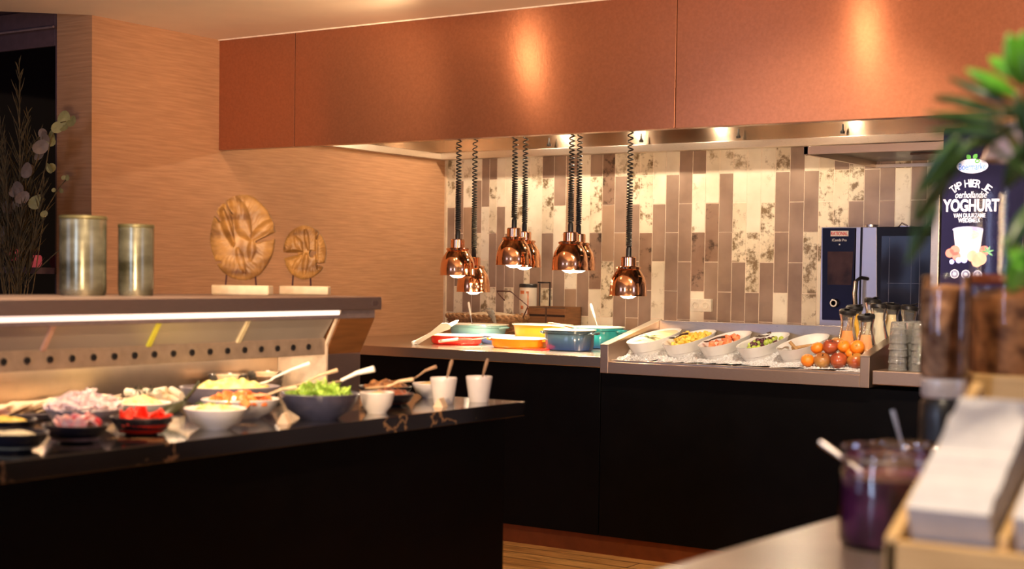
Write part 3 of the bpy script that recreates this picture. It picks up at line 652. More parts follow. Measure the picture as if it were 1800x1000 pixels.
MB().box((ox(1508),-.008,oz(563)),(ox(1518),.02,oz(400))).build('steel_trim',OST,parent=ov,bevel=.001)
MB().prism([(ox(1522),oz(562)),(ox(1523),oz(400.5)),(ox(1547),oz(400.5)),(ox(1551),oz(562))],1,-.034,-.028).build('steel_panel',OST,parent=dr,bevel=.001)
GD=pm('door_glass',(.02,.025,.05),.08,0,.3,4,spec=.35)
MB().box((ox(1556),-.033,oz(548)),(.64,-.029,oz(415))).build('door_window',GD,parent=dr,bevel=.001)
gm=MB()
for px in (1570,1608,1622): gm.box((ox(px),-.0345,oz(545)),(ox(px)+.002,-.033,oz(418)))
for py in (496,540): gm.box((ox(1568),-.0345,oz(py)),(ox(1632),-.033,oz(py)+.002))
gm.build('rack_rails',pm('rack_rail',(.16,.17,.2),.3,.8),parent=dr)
hd=MB().tube([(ox(1521),-.085,oz(538)),(ox(1520),-.09,oz(515)),(ox(1521),-.085,oz(492)),(ox(1526),-.07,oz(487)),(ox(1534),-.035,oz(489))],[.009,.0095,.009,.009,.008],12).build('door_handle',BLKPL,parent=dr,smooth=True)
MB().tube([(ox(1520),-.098,oz(536)),(ox(1519),-.103,oz(515)),(ox(1520),-.097,oz(493))],[.005,.007,.007],10).build('handle_inlay',pm('brass_inlay',(.55,.45,.36),.25,.9),parent=hd,smooth=True)
MB().lathe([(.03,0),(.034,.003),(.034,.014),(0,.016)],24,(ox(1518),.12,.629)).build('steam_vent',OST,parent=ov,smooth=True)
MB().box((ox(1570),.1,.629),(ox(1588),.2,.636)).tube([(ox(1568),.1,.63),(ox(1574),.1,.65),(ox(1584),.1,.636)],.004,6).build('hose_clip',OST,parent=ov)
# ================================================================= YOGHURT MACHINE
def sx_(px): return (px-1655)*.002243
def sz_(px,py): return 1.741-(py-300)*.002284-(px-1655)*.000064-.927
ym=thing('yoghurt_dispenser',(-1.871,5.80,.927),'tall black yoghurt machine with lit white lettering behind the green plant','dispenser')
MB().box((0,.012,0),(.46,.5,.985)).build('machine_body',pm('machine_black',(.012,.010,.022),.25,0,.2,5),parent=ym,bevel=.004)
MB().box((-.036,-.006,0),(-.002,.45,.80)).build('steel_post',STEEL,parent=ym,bevel=.002)
SG=pm('sign_panel',(.010,.008,.035),.2,0,.2,5,emit=(.03,.015,.07),es=.2)
sg=MB().box((.004,0,.10),(.33,.012,.975)).build('sign_panel',SG,parent=ym,bevel=.002)
MB().box((.338,-.004,.05),(.365,.012,.975)).build('side_trim',pm('grey_trim',(.20,.18,.20),.3,.8),parent=ym)
LT=pm('lit_letter',(.9,.85,.9),.5,emit=(1,.93,1),es=1.0)
LB=pm('lit_blue',(.1,.25,.7),.5,emit=(.12,.30,.85),es=1.0)
def at(px,py,d=-.0015): return (sx_(px),d,sz_(px,py))
MB().lathe([(.062,0),(.062,.0015),(0,.0015)],40,sy=.46,M=Matrix.Translation(at(1710,292,0))@Matrix.Rotation(PI/2,4,'X')).build('brand_oval',LT,parent=sg)
text('Boermarke','brand_lettering',at(1710,293,-.003),.026,LB,sg,w=.105,bold=.008)
m=MB()
for dx,dy,a in ((-3,-10,2.2),(3,-11,.9),(5,-6,.1)):
    q=at(1709+dx,290+dy,-.003); leaf(m,q,(math.cos(a)*.022,0,math.sin(a)*.022),.018,up=(0,1,0),curl=0)
m.build('brand_leaves',pm('lit_green',(.12,.5,.1),.5,emit=(.16,.5,.08),es=.8),parent=sg)
word='TAP HIER JE'; R_=.115; cc=at(1708,372,0)
for i,ch in enumerate(word):
    if ch==' ': continue
    a=(i-(len(word)-1)/2)*.132
    text(ch,'arched_letter',(cc[0]+R_*math.sin(a),-.0015,cc[2]+R_*math.cos(a)),.030,LT,sg,w=.019 if ch!='I' else .007,rot=(PI/2,a,0),bold=.0)
text('oerhollandse','script_lettering',at(1709,341.5),.026,LT,sg,w=.125,shear=.3,bold=.0)
text('YOGHURT','headline_lettering',at(1709,360),.050,LT,sg,w=.222,bold=.03)
text('VAN DUURZAME','small_lettering',at(1707,377.5),.017,LT,sg,w=.127,bold=.008)
text('WEIDEMELK','small_lettering',at(1707,386),.017,LT,sg,w=.088,bold=.008)
# printed cup with fruit
def flat(name,pts,mat,d,parent=sg):
    n=len(pts); m=MB(); vs=[(p[0],d,p[1]) for p in pts]+[(p[0],d+.001,p[1]) for p in pts]
    m.add(vs,[tuple(range(n)),tuple(range(2*n-1,n-1,-1))]+[(i,(i+1)%n,(i+1)%n+n,i+n) for i in range(n)]); return m.build(name,mat,parent=parent)
q=lambda px,py:(sx_(px),sz_(px,py))
cup=flat('printed_cup',[q(1679,402),q(1732,402),q(1727,440),q(1722,452),q(1690,452),q(1684,440)],pm('lit_cup',(.7,.68,.72),.5,emit=(.80,.72,.80),es=.8),-.0015)
def disc(name,px,py,r,mat,d,ry=1):
    c=q(px,py); return flat(name,[(c[0]+r*math.cos(2*PI*i/20),c[1]+r*ry*math.sin(2*PI*i/20)) for i in range(20)],mat,d)
disc('cup_rim',1705,402,.062,pm('lit_rim',(.5,.45,.7),.5,emit=(.48,.42,.72),es=.9),-.002,.2)
disc('cup_muesli',1705,411,.046,pm('lit_muesli',(.8,.7,.5),.5,0,.5,120,emit=(.95,.80,.66),es=.9),-.0026,.42)
LR=pm('lit_berry',(.8,.2,.15),.5,emit=(.95,.26,.20),es=1.0); LO=pm('lit_peach',(.9,.5,.3),.5,emit=(1,.55,.38),es=1.0); LV=pm('lit_blueberry',(.4,.4,.8),.5,emit=(.45,.42,.85),es=.9)
for px,py,r in ((1674,444,.018),(1683,439,.020),(1686,449,.017),(1735,438,.020)): disc('printed_raspberry',px,py,r,LR,-.003)
for px,py,r in ((1714,448,.022),(1728,452,.026),(1722,458,.02)): disc('printed_peach',px,py,r,LO,-.0035)
for px,py,r in ((1678,459,.010),(1690,456,.012),(1700,455,.013)): disc('printed_blueberry',px,py,r,LV,-.004)
m=MB(); c=at(1741,440,-.004)
for k in range(5): leaf(m,c,(math.cos(k*.9-.6)*.025,0,math.sin(k*.9-.6)*.025),.008,up=(0,1,0),curl=0)
m.build('printed_leaves',pm('lit_leafgreen',(.15,.4,.15),.5,emit=(.2,.45,.2),es=.7),parent=sg)
for px in (1683,1703,1724):
    MB().lathe([(.015,0),(.018,0),(.018,.0012),(.015,.0012),(.015,0)],24,M=Matrix.Translation(at(px,480,0))@Matrix.Rotation(PI/2,4,'X')).lathe([(.007,0),(.007,.0012),(0,.0012)],12,M=Matrix.Translation(at(px,480,0))@Matrix.Rotation(PI/2,4,'X')).build('button_symbol',pm('lit_symbol',(.6,.55,.6),.5,emit=(.75,.68,.75),es=.8),parent=sg)
# ================================================================= ISLAND AND GANTRY
def marble():
    m=pm('black_marble',(.008,.007,.008),.10,0,.3,5,spec=.6,coat=.3); t=m.node_tree; b=t.nodes['Principled BSDF']
    src=b.inputs['Base Color'].links[0].from_socket; tc=[n for n in t.nodes if n.type=='TEX_COORD'][0]
    n=nd(t,'ShaderNodeTexNoise'); n.inputs['Scale'].default_value=1.5; n.inputs['Detail'].default_value=8; n.inputs['Roughness'].default_value=.62
    t.links.new(tc.outputs['Object'],n.inputs['Vector'])
    a=nd(t,'ShaderNodeMath',operation='SUBTRACT'); a.inputs[1].default_value=.5; t.links.new(n.outputs['Fac'],a.inputs[0])
    a2=nd(t,'ShaderNodeMath',operation='ABSOLUTE'); t.links.new(a.outputs[0],a2.inputs[0])
    r=nd(t,'ShaderNodeValToRGB'); r.color_ramp.elements[0].position=.0; r.color_ramp.elements[0].color=(1,1,1,1); r.color_ramp.elements[1].position=.007; r.color_ramp.elements[1].color=(0,0,0,1)
    t.links.new(a2.outputs[0],r.inputs[0])
    mx=nd(t,'ShaderNodeMixRGB'); t.links.new(r.outputs[0],mx.inputs[0]); t.links.new(src,mx.inputs[1]); mx.inputs[2].default_value=(.30,.17,.08,1)
    t.links.new(mx.outputs[0],b.inputs['Base Color']); return m
MARB=marble()
isl=thing('buffet_island',(-3.3,2.4,0),'black marble topped buffet island carrying the salad bowls','counter')
o=MB().box((-4.2,.9,.855),(-2.548,3.827,.90)).build('marble_top',MARB,parent=isl,bevel=.002); o.location=(3.3,-2.4,0)
o=MB().box((-4.15,1.0,0),(-2.60,3.79,.855)).build('island_body',BLACK,parent=isl); o.location=(3.3,-2.4,0)
gx=3.4
GRY=pm('gantry_steel',(.34,.26,.235),.45,1,.06,30,(20,1,20)); GWD=pm('walnut_side_panel',(.17,.065,.02),.4,0,.2,6,(1,1,10)); GBK=pm('well_back_steel',(.62,.50,.38),.28,1,.05,20)
gan=thing('display_gantry',(-3.4,2.8,.90),'steel display gantry with lit glass panels standing on the marble island','display case')
def gp(mb,name,mat,bev=.002): 
    o=mb.build(name,mat,parent=gan,bevel=bev); o.location=(3.4,-2.8,-.90); return o
Y0,Y1=1.2,3.8; YE=3.605
gp(MB().box((-3.66,Y0,1.176),(-3.112,Y1,1.219)),'top_shelf',GRY)
gp(MB().prism([(Y1-.05,1.19),(Y1-.025,1.19),(Y1-.02,1.198),(Y1-.025,1.206),(Y1-.05,1.206)],0,-3.112,-3.1105),'shelf_badge',pm('dark_badge',(.05,.03,.03),.5),0)
gp(MB().box((-3.60,Y0,1.148),(-3.128,Y1-.015,1.176)),'shelf_support',pm('grey_purple_metal',(.20,.15,.15),.5,.5))
gp(MB().prism([(-3.60,1.148),(-3.128,1.148),(-3.190,1.030),(-3.60,1.030)],1,YE+.004,Y1-.015),'wood_end_panel',GWD)
gp(MB().box((-3.60,YE+.004,.90),(-3.190,Y1-.015,1.030)),'lower_end_panel',GRY)
gp(MB().prism([(-3.128,1.175),(-3.122,1.175),(-3.178,1.06),(-3.180,.90),(-3.39,.90),(-3.39,1.04),(-3.20,1.04)],1,YE-.006,YE+.003),'white_end_plate',pm('end_plate_white',(.66,.52,.38),.35),0)
ys=[1.42,1.778,2.135,2.492,2.852,3.205,YE-.006]
GP=pm('frosted_mirror_glass',(.36,.31,.26),.35,.2,.06,4)
for a,b in zip(ys,ys[1:]): gp(MB().prism([(-3.140,1.160),(-3.134,1.160),(-3.186,1.083),(-3.192,1.083)],1,a+.006,b-.006),'glass_panel',GP,.001)
DV=pm('pink_divider',(.55,.33,.24),.45); DL=pm('lime_glow_divider',(.62,.60,.05),.4); DC=pm('cream_divider',(.62,.52,.32),.45)  # lime puts a yellow-green LED glow into the divider colour
for k,yy in enumerate(ys[:-1]):
    o=gp(MB().prism([(-3.136,1.164),(-3.126,1.164),(-3.180,1.080),(-3.190,1.080)],1,yy-.008,yy+.008),'panel_divider',{4:DL,5:DC}.get(k,DV),.001)
    if k==4: o['label']='divider tinted lime for LED glow'
gp(MB().box((-3.22,Y0,1.030),(-3.182,YE-.006,1.084)),'vent_strip',pm('vent_strip_metal',(.36,.27,.20),.4,.4))
for i in range(30):
    yy=3.517+.0 -.0717*(i-0)
    if yy<1.5: break
    o=MB().lathe([(.0095,0),(.0095,.004),(.007,.004),(.0065,.001),(0,.001)],14,M=Matrix.Translation((-3.182,yy,1.058))@Matrix.Rotation(PI/2,4,'Y')).build('vent_hole',BLKPL,parent=gan); o.location=(3.4,-2.8,-.90)
gp(MB().box((-3.60,Y0,.90),(-3.39,YE-.006,1.148)),'well_back',GBK)
gp(MB().box((-3.39,Y0,1.036),(-3.22,YE-.006,1.060)),'well_ceiling',GRY)
LED=pm('led_strip',(1,.85,.7),.5,0,.02,5,emit=(1,.80,.70),es=1.15)
gp(MB().prism([(-3.137,1.176),(-3.120,1.176),(-3.122,1.162),(-3.137,1.158)],1,Y0,YE-.006),'led_strip',LED,0)
gp(MB().box((-3.30,Y0,1.033),(-3.28,YE-.05,1.0355)),'well_led_strip',pm('well_led',(1,.85,.7),.5,0,.02,5,emit=(1,.74,.5),es=26),0)
# tall foil vases
VM=pm('olive_gold_foil',(.11,.105,.06),.24,.6,.5,7,(1,1,2.2),c2=(.27,.27,.20),rvar=.12,bump=.25,detail=5)
for (x,y,r,h,lb) in ((-3.52,2.90,.068,.235,'taller olive gold metallic cylinder vase, left of the pair on the shelf'),(-3.46,3.05,.053,.215,'slimmer dark olive metallic cylinder vase, right of the pair')):
    t=thing('cylinder_vase',(x,y,1.219),lb,'vase')
    MB().shell([(r*.94,0),(r*.98,.006),(r,.02),(r,h-.004),(r*.985,h),(r*.95,h),(r*.95,.01)],48).lathe([(r*.94,0),(0,0)],48).build('vase_body',VM,parent=t,smooth=True)
    MB().shell([(r*1.0,h-.01),(r*1.03,h-.006),(r*1.0,h+.001),(r*.97,h)],48).build('vase_rim',pm('olive_rim',(.12,.11,.05),.4,.5),parent=t,smooth=True)
# wooden disc sculptures
BURL=pm('burl_wood',(.14,.055,.015),.5,0,.3,7,(1,1,3),bump=.35,c2=(.42,.22,.06),detail=7)
STN=pm('pale_stone_base',(.62,.47,.30),.7,0,.12,14,bump=.3,c2=(.78,.66,.46))
def segd(p,a,b):
    ax,ay=a;bx,by=b;px,py=p; dx,dy=bx-ax,by-ay; t=max(0,min(1,((px-ax)*dx+(py-ay)*dy)/(dx*dx+dy*dy))); return math.hypot(px-ax-t*dx,py-ay-t*dy),t
def sculpt(loc,rz,W,H,grooves,notches,zleg,legs,base,label,seed):
    t=thing('disc_sculpture',loc,label,'sculpture','wooden disc sculptures on the shelf',rz=rz)
    N=110; T=.022; m=MB(); idx={}
    def outline(a): return 1+.03*noise.noise(Vector((math.cos(a)*2,math.sin(a)*2,seed)))
    def inside(u,v):
        r=math.hypot(u,v); 
        if r>outline(math.atan2(v,u)): return False
        for a,b,wd in notches:
            d,k=segd((u,v),a,b)
            if d<wd*(1-.75*k): return False
        return True
    def front(u,v):
        r=math.hypot(u,v); dep=0
        for a,b,w0,dp in grooves:
            d,k=segd((u,v),a,b); ww=w0*(.4+1.2*math.sin(PI*min(1,k*.8+.15)))
            if d<ww: dep=max(dep,dp*(1-(d/ww)**2))
        rr=1-min(1,r)**6*.8
        return T*(rr-dep)+.0035*noise.noise(Vector((u*5,v*5,seed)))+.0016*math.sin(math.atan2(v,u)*40+8*noise.noise(Vector((u*3,v*3,seed))))*r
    vid={}
    def gv(i,j,sd):
        k=(i,j,sd)
        if k not in vid:
            u=2.2*i/N-1.1; v=2.2*j/N-1.1
            vid[k]=len(m.v); y=-front(u,v) if sd==0 else T
            m.v.append((u*W/2,y,v*H/2))
        return vid[k]
    ins=[[inside(2.2*(i+.5)/N-1.1,2.2*(j+.5)/N-1.1) for j in range(N)] for i in range(N)]
    def F(*q): m.f.append(q); m.m.append(0)
    for i in range(N):
        for j in range(N):
            if not ins[i][j]: continue
            F(gv(i,j,0),gv(i+1,j,0),gv(i+1,j+1,0),gv(i,j+1,0)); F(gv(i,j,1),gv(i,j+1,1),gv(i+1,j+1,1),gv(i+1,j,1))
            for (di,dj,e) in ((-1,0,((i,j),(i,j+1))),(1,0,((i+1,j+1),(i+1,j))),(0,-1,((i+1,j),(i,j))),(0,1,((i,j+1),(i+1,j+1)))):
                a,b=i+di,j+dj
                if a<0 or b<0 or a>=N or b>=N or not ins[a][b]: F(gv(*e[0],0),gv(*e[1],0),gv(*e[1],1),gv(*e[0],1))
    o=m.build('wooden_disc',BURL,parent=t,smooth=True,angle=50,loc=(0,0,zleg+H/2))
    sm=o.modifiers.new('sm','SMOOTH'); sm.iterations=3; sm.factor=.5
    bw,bd,bh=base; vs=[]
    r=random.Random(seed); poly=[(-bw/2,-bd/2),(-bw*.2,-bd/2-.004),(bw*.1,-bd/2+.002),(bw/2,-bd/2),(bw/2+.004,bd/2),(0,bd/2),(-bw/2+.003,bd/2)]
    MB().prism(poly,2,0,bh).build('stone_base',STN,parent=t,bevel=.004)
    for x in legs: MB().tube([(x,0,bh-.005),(x*.93,0,zleg+.02)],.0028,8).build('metal_pin',pm('dark_pin',(.06,.02,.02),.4,.7),parent=t,smooth=True)
sculpt((-3.50,3.54,1.219),math.radians(33),.215,.285,
  [((-.62,.62),(-.25,-.15),.10,1.6),((-.55,.75),(-.28,.2),.08,.9),((-.25,.85),(.25,.1),.17,1.1),((-.1,.4),(.25,.0),.14,1.0),((.9,.35),(.3,-.05),.10,.7),((.35,-.1),(.3,-.5),.09,.5),((-.1,-.3),(.1,-.8),.08,.45)],
  [((-1.05,.75),(-.68,.38),.10),((-.70,1.0),(-.30,.55),.045),((1.1,.08),(.45,-.10),.085),((-.98,-.62),(-.62,-.58),.05)],.048,(-.055,.048),(.19,.07,.032),'larger burl wood disc with deep cracks on a pale stone base',3)
sculpt((-3.485,3.83,1.219),math.radians(36),.150,.190,
  [((-1,-.15),(-.1,0),.11,1.0),((.05,.8),(.2,.1),.08,.6),((-.4,.5),(-.1,.1),.12,.5),((.1,-.1),(0,-.8),.10,.5),((-.5,-.6),(-.1,-.1),.08,.4),((.55,.8),(.6,-.6),.05,.5)],
  [((-1.1,-.12),(-.35,-.06),.12),((.35,-.04),(.5,.0),.13),((.95,-.45),(.55,-.42),.07),((.75,.85),(.55,.5),.06)],.052,(-.042,.022),(.17,.065,.030),'smaller burl wood disc with a side notch on a pale stone base',9)
# ---- bowls on the island
NAVY=pm('navy_stoneware',(.045,.045,.075),.3,0,.25,20,coat=.2); DK=pm('black_stoneware',(.012,.011,.018),.3,0,.2,20,coat=.3); GRS=pm('grey_stoneware',(.22,.19,.22),.4,0,.12,20); WBW=pm('white_stoneware',(.62,.58,.58),.3,0,.05,20,coat=.2)
TZ=.90
def bowl(loc,a,b,h,mat,label,power=2,foot=.5,rz=0,name='salad_bowl',inner=None,g=None):
    t=thing(name,(loc[0],loc[1],TZ),label,'bowl',g,rz=rz)
    MB().shell([(foot,0),(foot+.02,.004),((1+foot)/2+.05,.35*h),(.95,.8*h),(1,h)],44,(0,0,0),0,a,b,power=power).lathe([(foot,0),(0,0)],44,(0,0,0),0,a,b,power=power).build('bowl_body',mat,parent=t,smooth=True,angle=60)
    MB().shell([(1,h),(.975,h+.002),(.95,h),(.9,.8*h),((1+foot)/2,.38*h),(foot,.12*h)],44,(0,0,0),0,a,b,power=power).lathe([(foot,.12*h),(0,.12*h)],44,(0,0,0),0,a,b,power=power).build('bowl_lining',inner or mat,parent=t,smooth=True,angle=60)
    return t
def mound(name,loc,a,b,h,mat,label,seed=1,jag=.25,fr=30,n=36,rz=0,cat='food',kind='stuff',zb=-.02):
    m=MB(); vs=[];fs=[]; J=12
    for j in range(J+1):
        r=1-j/J
        for i in range(n):
            an=2*PI*i/n; x=a*r*math.cos(an); y=b*r*math.sin(an); hh=h*(1-r*r)
            z=hh+h*jag*(noise.noise(Vector((x*fr,y*fr,seed)))+.5*noise.noise(Vector((x*fr*2.7,y*fr*2.7,seed+5))))*(1 if r<.97 else 0)
            vs.append((x,y,z))
    for j in range(J):
        for i in range(n): k=(i+1)%n; fs.append((j*n+i,j*n+k,(j+1)*n+k,(j+1)*n+i))
    c=len(vs); 
    for i in range(n): vs.append((a*math.cos(2*PI*i/n)*.8,b*math.sin(2*PI*i/n)*.8,zb))
    for i in range(n): k=(i+1)%n; fs.append((i,c+i,c+k,k))
    fs.append(tuple(c+i for i in range(n)))
    m.add(vs,fs); o=m.build(name,mat,smooth=True,angle=60,loc=loc,rot=(0,0,rz)); return tag(o,label,cat,kind=kind)
def pile(pr,c,rx,ry,n,z0,h,label,group,seed,sc=(.8,1.2),cat='food'):
    r=random.Random(seed);k=0
    while k<n:
        u,v=r.uniform(-1,1),r.uniform(-1,1)
        if u*u+v*v>1: continue
        p=(c[0]+u*rx,c[1]+v*ry,z0+h*(1-u*u-v*v)*r.uniform(.35,1)); rot=(r.uniform(0,6),r.uniform(0,6),r.uniform(0,6)); s=r.uniform(*sc)
        if k==0: pr.location=p; pr.rotation_euler=rot; pr.scale=(s,)*3; tag(pr,label,cat,group)
        else: dup(pr,p,rot,label,group,s)
        k+=1
# lettuce
lx,ly=-2.675,3.005
bowl((lx,ly),.108,.108,.068,NAVY,'dark blue bowl heaped with green lettuce')
LG=pm('lettuce_leaf',(.20,.42,.03),.45,0,.5,30,c2=(.42,.66,.10),sss=.1)
m=MB(); r=random.Random(2)
for i in range(620):
    a=r.uniform(0,2*PI); q_=math.sqrt(r.random())*.083; z=.052+.045*(1-(q_/.085)**2)*r.random()
    an=r.uniform(0,2*PI); L=r.uniform(.012,.026)
    leaf(m,(q_*math.cos(a),q_*math.sin(a),z),(math.cos(an)*L,math.sin(an)*L,r.uniform(-.004,.02)),r.uniform(.006,.014),n=4,up=(r.uniform(-.7,.7),r.uniform(-.7,.7),1),curl=r.uniform(-.5,.5))
o=m.build('shredded_lettuce',LG,loc=(lx,ly,TZ)); o.modifiers.new('t','SOLIDIFY').thickness=.0008; tag(o,'shredded green lettuce heaped in the dark blue bowl','salad',kind='stuff')
# white small bowl, cups
bowl((-2.655,3.225),.050,.050,.058,WBW,'small white round bowl between the lettuce and the dried tomatoes',foot=.55)
mound('herb_spread',(-2.655,3.225,.944),.046,.046,.018,pm('beige_spread',(.50,.38,.18),.6,0,.3,60,bump=.4),'beige herb spread in the small white round bowl',3,.2)
CUPM=[(.030,0),(.031,.003),(.041,.070),(.0415,.078),(.0405,.080),(.039,.078),(.038,.068),(.028,.008),(0,.008)]
HORN=pm('horn_handle',(.30,.19,.12),.35,0,.3,20,coat=.3)
for (x,y,lb,l2) in ((-2.70,3.60,'white conical cup, nearer of the two at the island corner','spoon with pale handle standing in the nearer white cup'),(-2.655,3.725,'white conical cup, nearest to the island corner','spoon with pale handle standing in the cup at the corner')):
    t=thing('dressing_cup',(x,y,TZ),lb,'cup','white dressing cups')
    MB().lathe([(0,0)]+CUPM,36).build('cup_body',WBW,parent=t,smooth=True,angle=60)
    MB().lathe([(.036,.058),(0,.060)],24).build('dressing',pm('cream_dressing',(.70,.55,.36),.3,0,.05,30),parent=t)
    s=thing('dressing_spoon',(x+.012,y,.975),l2,'spoon','spoons in the dressing cups',rot=(.15,.42,0))
    MB().tube([(0,0,-.05),(0,0,.0),(0,0,.045)],[.003,.003,.0035],8).build('shaft',STEEL,parent=s,smooth=True)
    MB().tube([(0,0,.015),(0,0,.03),(0,0,.06),(0,0,.068)],[.0035,.005,.006,.004],8).build('handle',HORN,parent=s,smooth=True)
# dried tomato and nut bowls
NUT=pm('dried_tomato_mix',(.10,.022,.01),.5,0,.5,60,c2=(.34,.15,.05),bump=.5,detail=5)
bowl((-2.93,3.60),.085,.085,.040,DK,'dark bowl of dried tomatoes at the back near the gantry end')
mound('dried_tomato_mix',(-2.93,3.60,.932),.078,.078,.026,NUT,'brown red dried tomato mix in the back dark bowl',5,.5,60)
bowl((-2.775,3.43),.075,.075,.036,DK,'small dark bowl of dark raisins beside the white round bowl')
mound('raisin_mix',(-2.775,3.43,.928),.068,.068,.022,pm('raisin_mix',(.10,.02,.012),.45,0,.5,60,c2=(.28,.07,.03),bump=.5),'dark red raisin mix in the small dark bowl',7,.5,60)
bowl((-2.86,3.745),.060,.060,.045,WBW,'white bowl mostly hidden behind the conical cups')
mound('nut_spread',(-2.86,3.745,.938),.054,.054,.014,pm('beige_spread',(.50,.38,.18),.6),'beige spread in the white bowl behind the cups',13,.2)
def wspoon(p,rot,label,L=.20,mat=WOODSP,hm=None,bw=.022,hr=.004): return spoon('wooden_spoon',mat,L,bw,label,p,rot,hr=hr,hmat=hm)
wspoon((-2.665,3.235,.972),(0,-.10,.42),'broad pale wooden spoon lying over the small white bowl',.11,bw=.024)
wspoon((-2.76,3.15,.985),(0,-.22,.45),'pale wooden spoon with white handle behind the lettuce',.13,hm=BRW,bw=.022,hr=.006)
wspoon((-2.88,3.13,.972),(0,-.25,.55),'brown handled spoon behind the lettuce pointing to the gantry end',.13,bw=.020)
wspoon((-2.76,2.86,.967),(0,-.06,.75),'pale wooden spoon bridging the tomato bowl and the lettuce',.10,bw=.018)
wspoon((-2.83,3.60,.968),(0,-.3,.15),'wooden spoon with dark handle over the dried tomatoes',.10,bw=.018,hm=HORN)
# oval platter with egg salad
bowl((-3.07,3.06),.145,.10,.062,GRS,'large grey oval bowl of pale yellow salad behind the tomatoes',rz=math.radians(50),foot=.6,inner=GRS)
mound('egg_salad',(-3.07,3.06,.952),.122,.082,.03,pm('egg_salad',(.62,.56,.12),.5,0,.25,50,c2=(.85,.78,.35),bump=.4),'pale yellow salad heaped in the large grey oval bowl',4,.45,40,rz=math.radians(50))
wspoon((-3.00,3.13,.975),(0,-.30,.75),'white handled spoon sticking out of the grey oval bowl',.14,mat=BRW,bw=.014)
# tomato bowl
bowl((-2.83,2.86),.105,.085,.052,WBW,'white bowl of orange red tomato cubes',rz=.9)
TOM=pm('tomato_flesh',(.80,.12,.02),.3,0,.25,40,c2=(.88,.26,.06),coat=.3)
pr=MB().box((-.011,-.010,-.009),(.011,.010,.009)).build('tomato_cube',TOM,bevel=.004)
mound('tomato_juice_bed',(-2.83,2.86,.936),.088,.070,.010,TOM,'orange red tomato pulp under the cubes in the white bowl',2,.2,rz=.9)
pile(pr,(-2.83,2.86),.082,.082,60,.945,.022,'orange red tomato cube in the white bowl behind the potato salad','tomato cubes in the white bowl',11)
# potato salad
bowl((-2.70,2.64),.082,.075,.050,WBW,'white bowl of potato salad at the front edge of the island')
mound('potato_salad',(-2.70,2.64,.938),.074,.068,.022,pm('potato_salad',(.60,.42,.10),.5,0,.4,40,c2=(.72,.62,.30),bump=.4),'yellow potato salad in the white front bowl',6,.4,40)
m=MB(); r=random.Random(5)
for i in range(14): a=r.uniform(0,6.3); q_=r.uniform(0,.06); leaf(m,(q_*math.cos(a),q_*math.sin(a),.020),(.012*math.cos(a*3),.012*math.sin(a*3),.004),.006,n=3)
tag(m.build('herb_garnish',LG,loc=(-2.70,2.64,.941)),'green herb garnish sprinkled on the potato salad','herbs',kind='stuff')
# peppers
bowl((-2.735,2.43),.078,.072,.042,DK,'black bowl of red pepper pieces left of the potato salad')
PEP=pm('red_pepper',(.75,.03,.01),.2,0,.2,30,coat=.4)
pr=MB().box((-.020,-.008,-.0035),(.020,.008,.0035)).build('pepper_strip',PEP,bevel=.003)
mound('pepper_base',(-2.735,2.43,.926),.070,.064,.012,PEP,'red pepper relish filling the black bowl',8,.3)
pile(pr,(-2.735,2.43),.058,.055,26,.938,.016,'red pepper strip in the black bowl','red pepper strips',21)
# radish
bowl((-2.725,2.225),.080,.072,.040,DK,'black bowl of pink and white radish slices')
mound('radish_bed',(-2.725,2.225,.925),.070,.062,.014,pm('radish_bed',(.70,.45,.42),.5,0,.3,40),'pinkish radish salad filling the black bowl',12,.3)
RW=pm('radish_white',(.80,.66,.60),.35,0,.1,60,c2=(.78,.30,.28)); RR=pm('radish_red',(.70,.04,.05),.3,0,.2,30)
pr=MB().lathe([(.016,-.002),(.017,0),(.016,.002)],14).build('radish_slice',RW)
pile(pr,(-2.725,2.225),.055,.052,22,.938,.012,'pale pink radish slice in the black bowl','radish slices',31)
pr=MB().lathe([(.012,-.004),(.014,0),(.012,.004)],12).build('radish_half',RR)
pile(pr,(-2.715,2.235),.040,.040,8,.942,.012,'bright red radish piece in the black bowl','red radish pieces',33)
# left edge
bowl((-2.69,2.03),.078,.072,.040,DK,'black bowl of cream salad, leftmost at the front edge')
mound('cream_salad',(-2.69,2.03,.928),.070,.064,.016,pm('cream_salad',(.66,.60,.42),.5,0,.2,40,bump=.3),'cream coloured salad in the leftmost black bowl',14,.3)
bowl((-2.87,2.14),.075,.070,.048,DK,'dark bowl of yellow corn behind the leftmost black bowl')
mound('sweetcorn',(-2.87,2.14,.936),.067,.062,.020,pm('sweetcorn',(.85,.50,.03),.4,0,.3,90,bump=.4,c2=(.92,.68,.15)),'yellow sweetcorn at the left end of the island',15,.3)
# onion rings
bowl((-2.945,2.43),.098,.090,.050,GRS,'grey bowl heaped with pale lilac onion behind the peppers')
ON=pm('lilac_onion',(.74,.55,.60),.35,0,.12,40,c2=(.86,.72,.72))
m=MB(); r=random.Random(8)
for i in range(150):
    a=r.uniform(0,2*PI); q_=math.sqrt(r.random())*.08; z=.05+.045*(1-(q_/.085)**2)*r.random(); R=r.uniform(.010,.020)
    Mx=Matrix.Translation((q_*math.cos(a),q_*math.sin(a),z))@Matrix.Rotation(r.uniform(-.9,.9),4,'X')@Matrix.Rotation(r.uniform(-.9,.9),4,'Y')
    m.shell([(R,-.002),(R*1.1,0),(R,.002),(R*.9,0),(R,-.002)],12,M=Mx)
tag(m.build('onion_rings',ON,loc=(-2.945,2.43,TZ),smooth=True),'pale lilac onion rings heaped in the grey bowl','onion',kind='stuff')
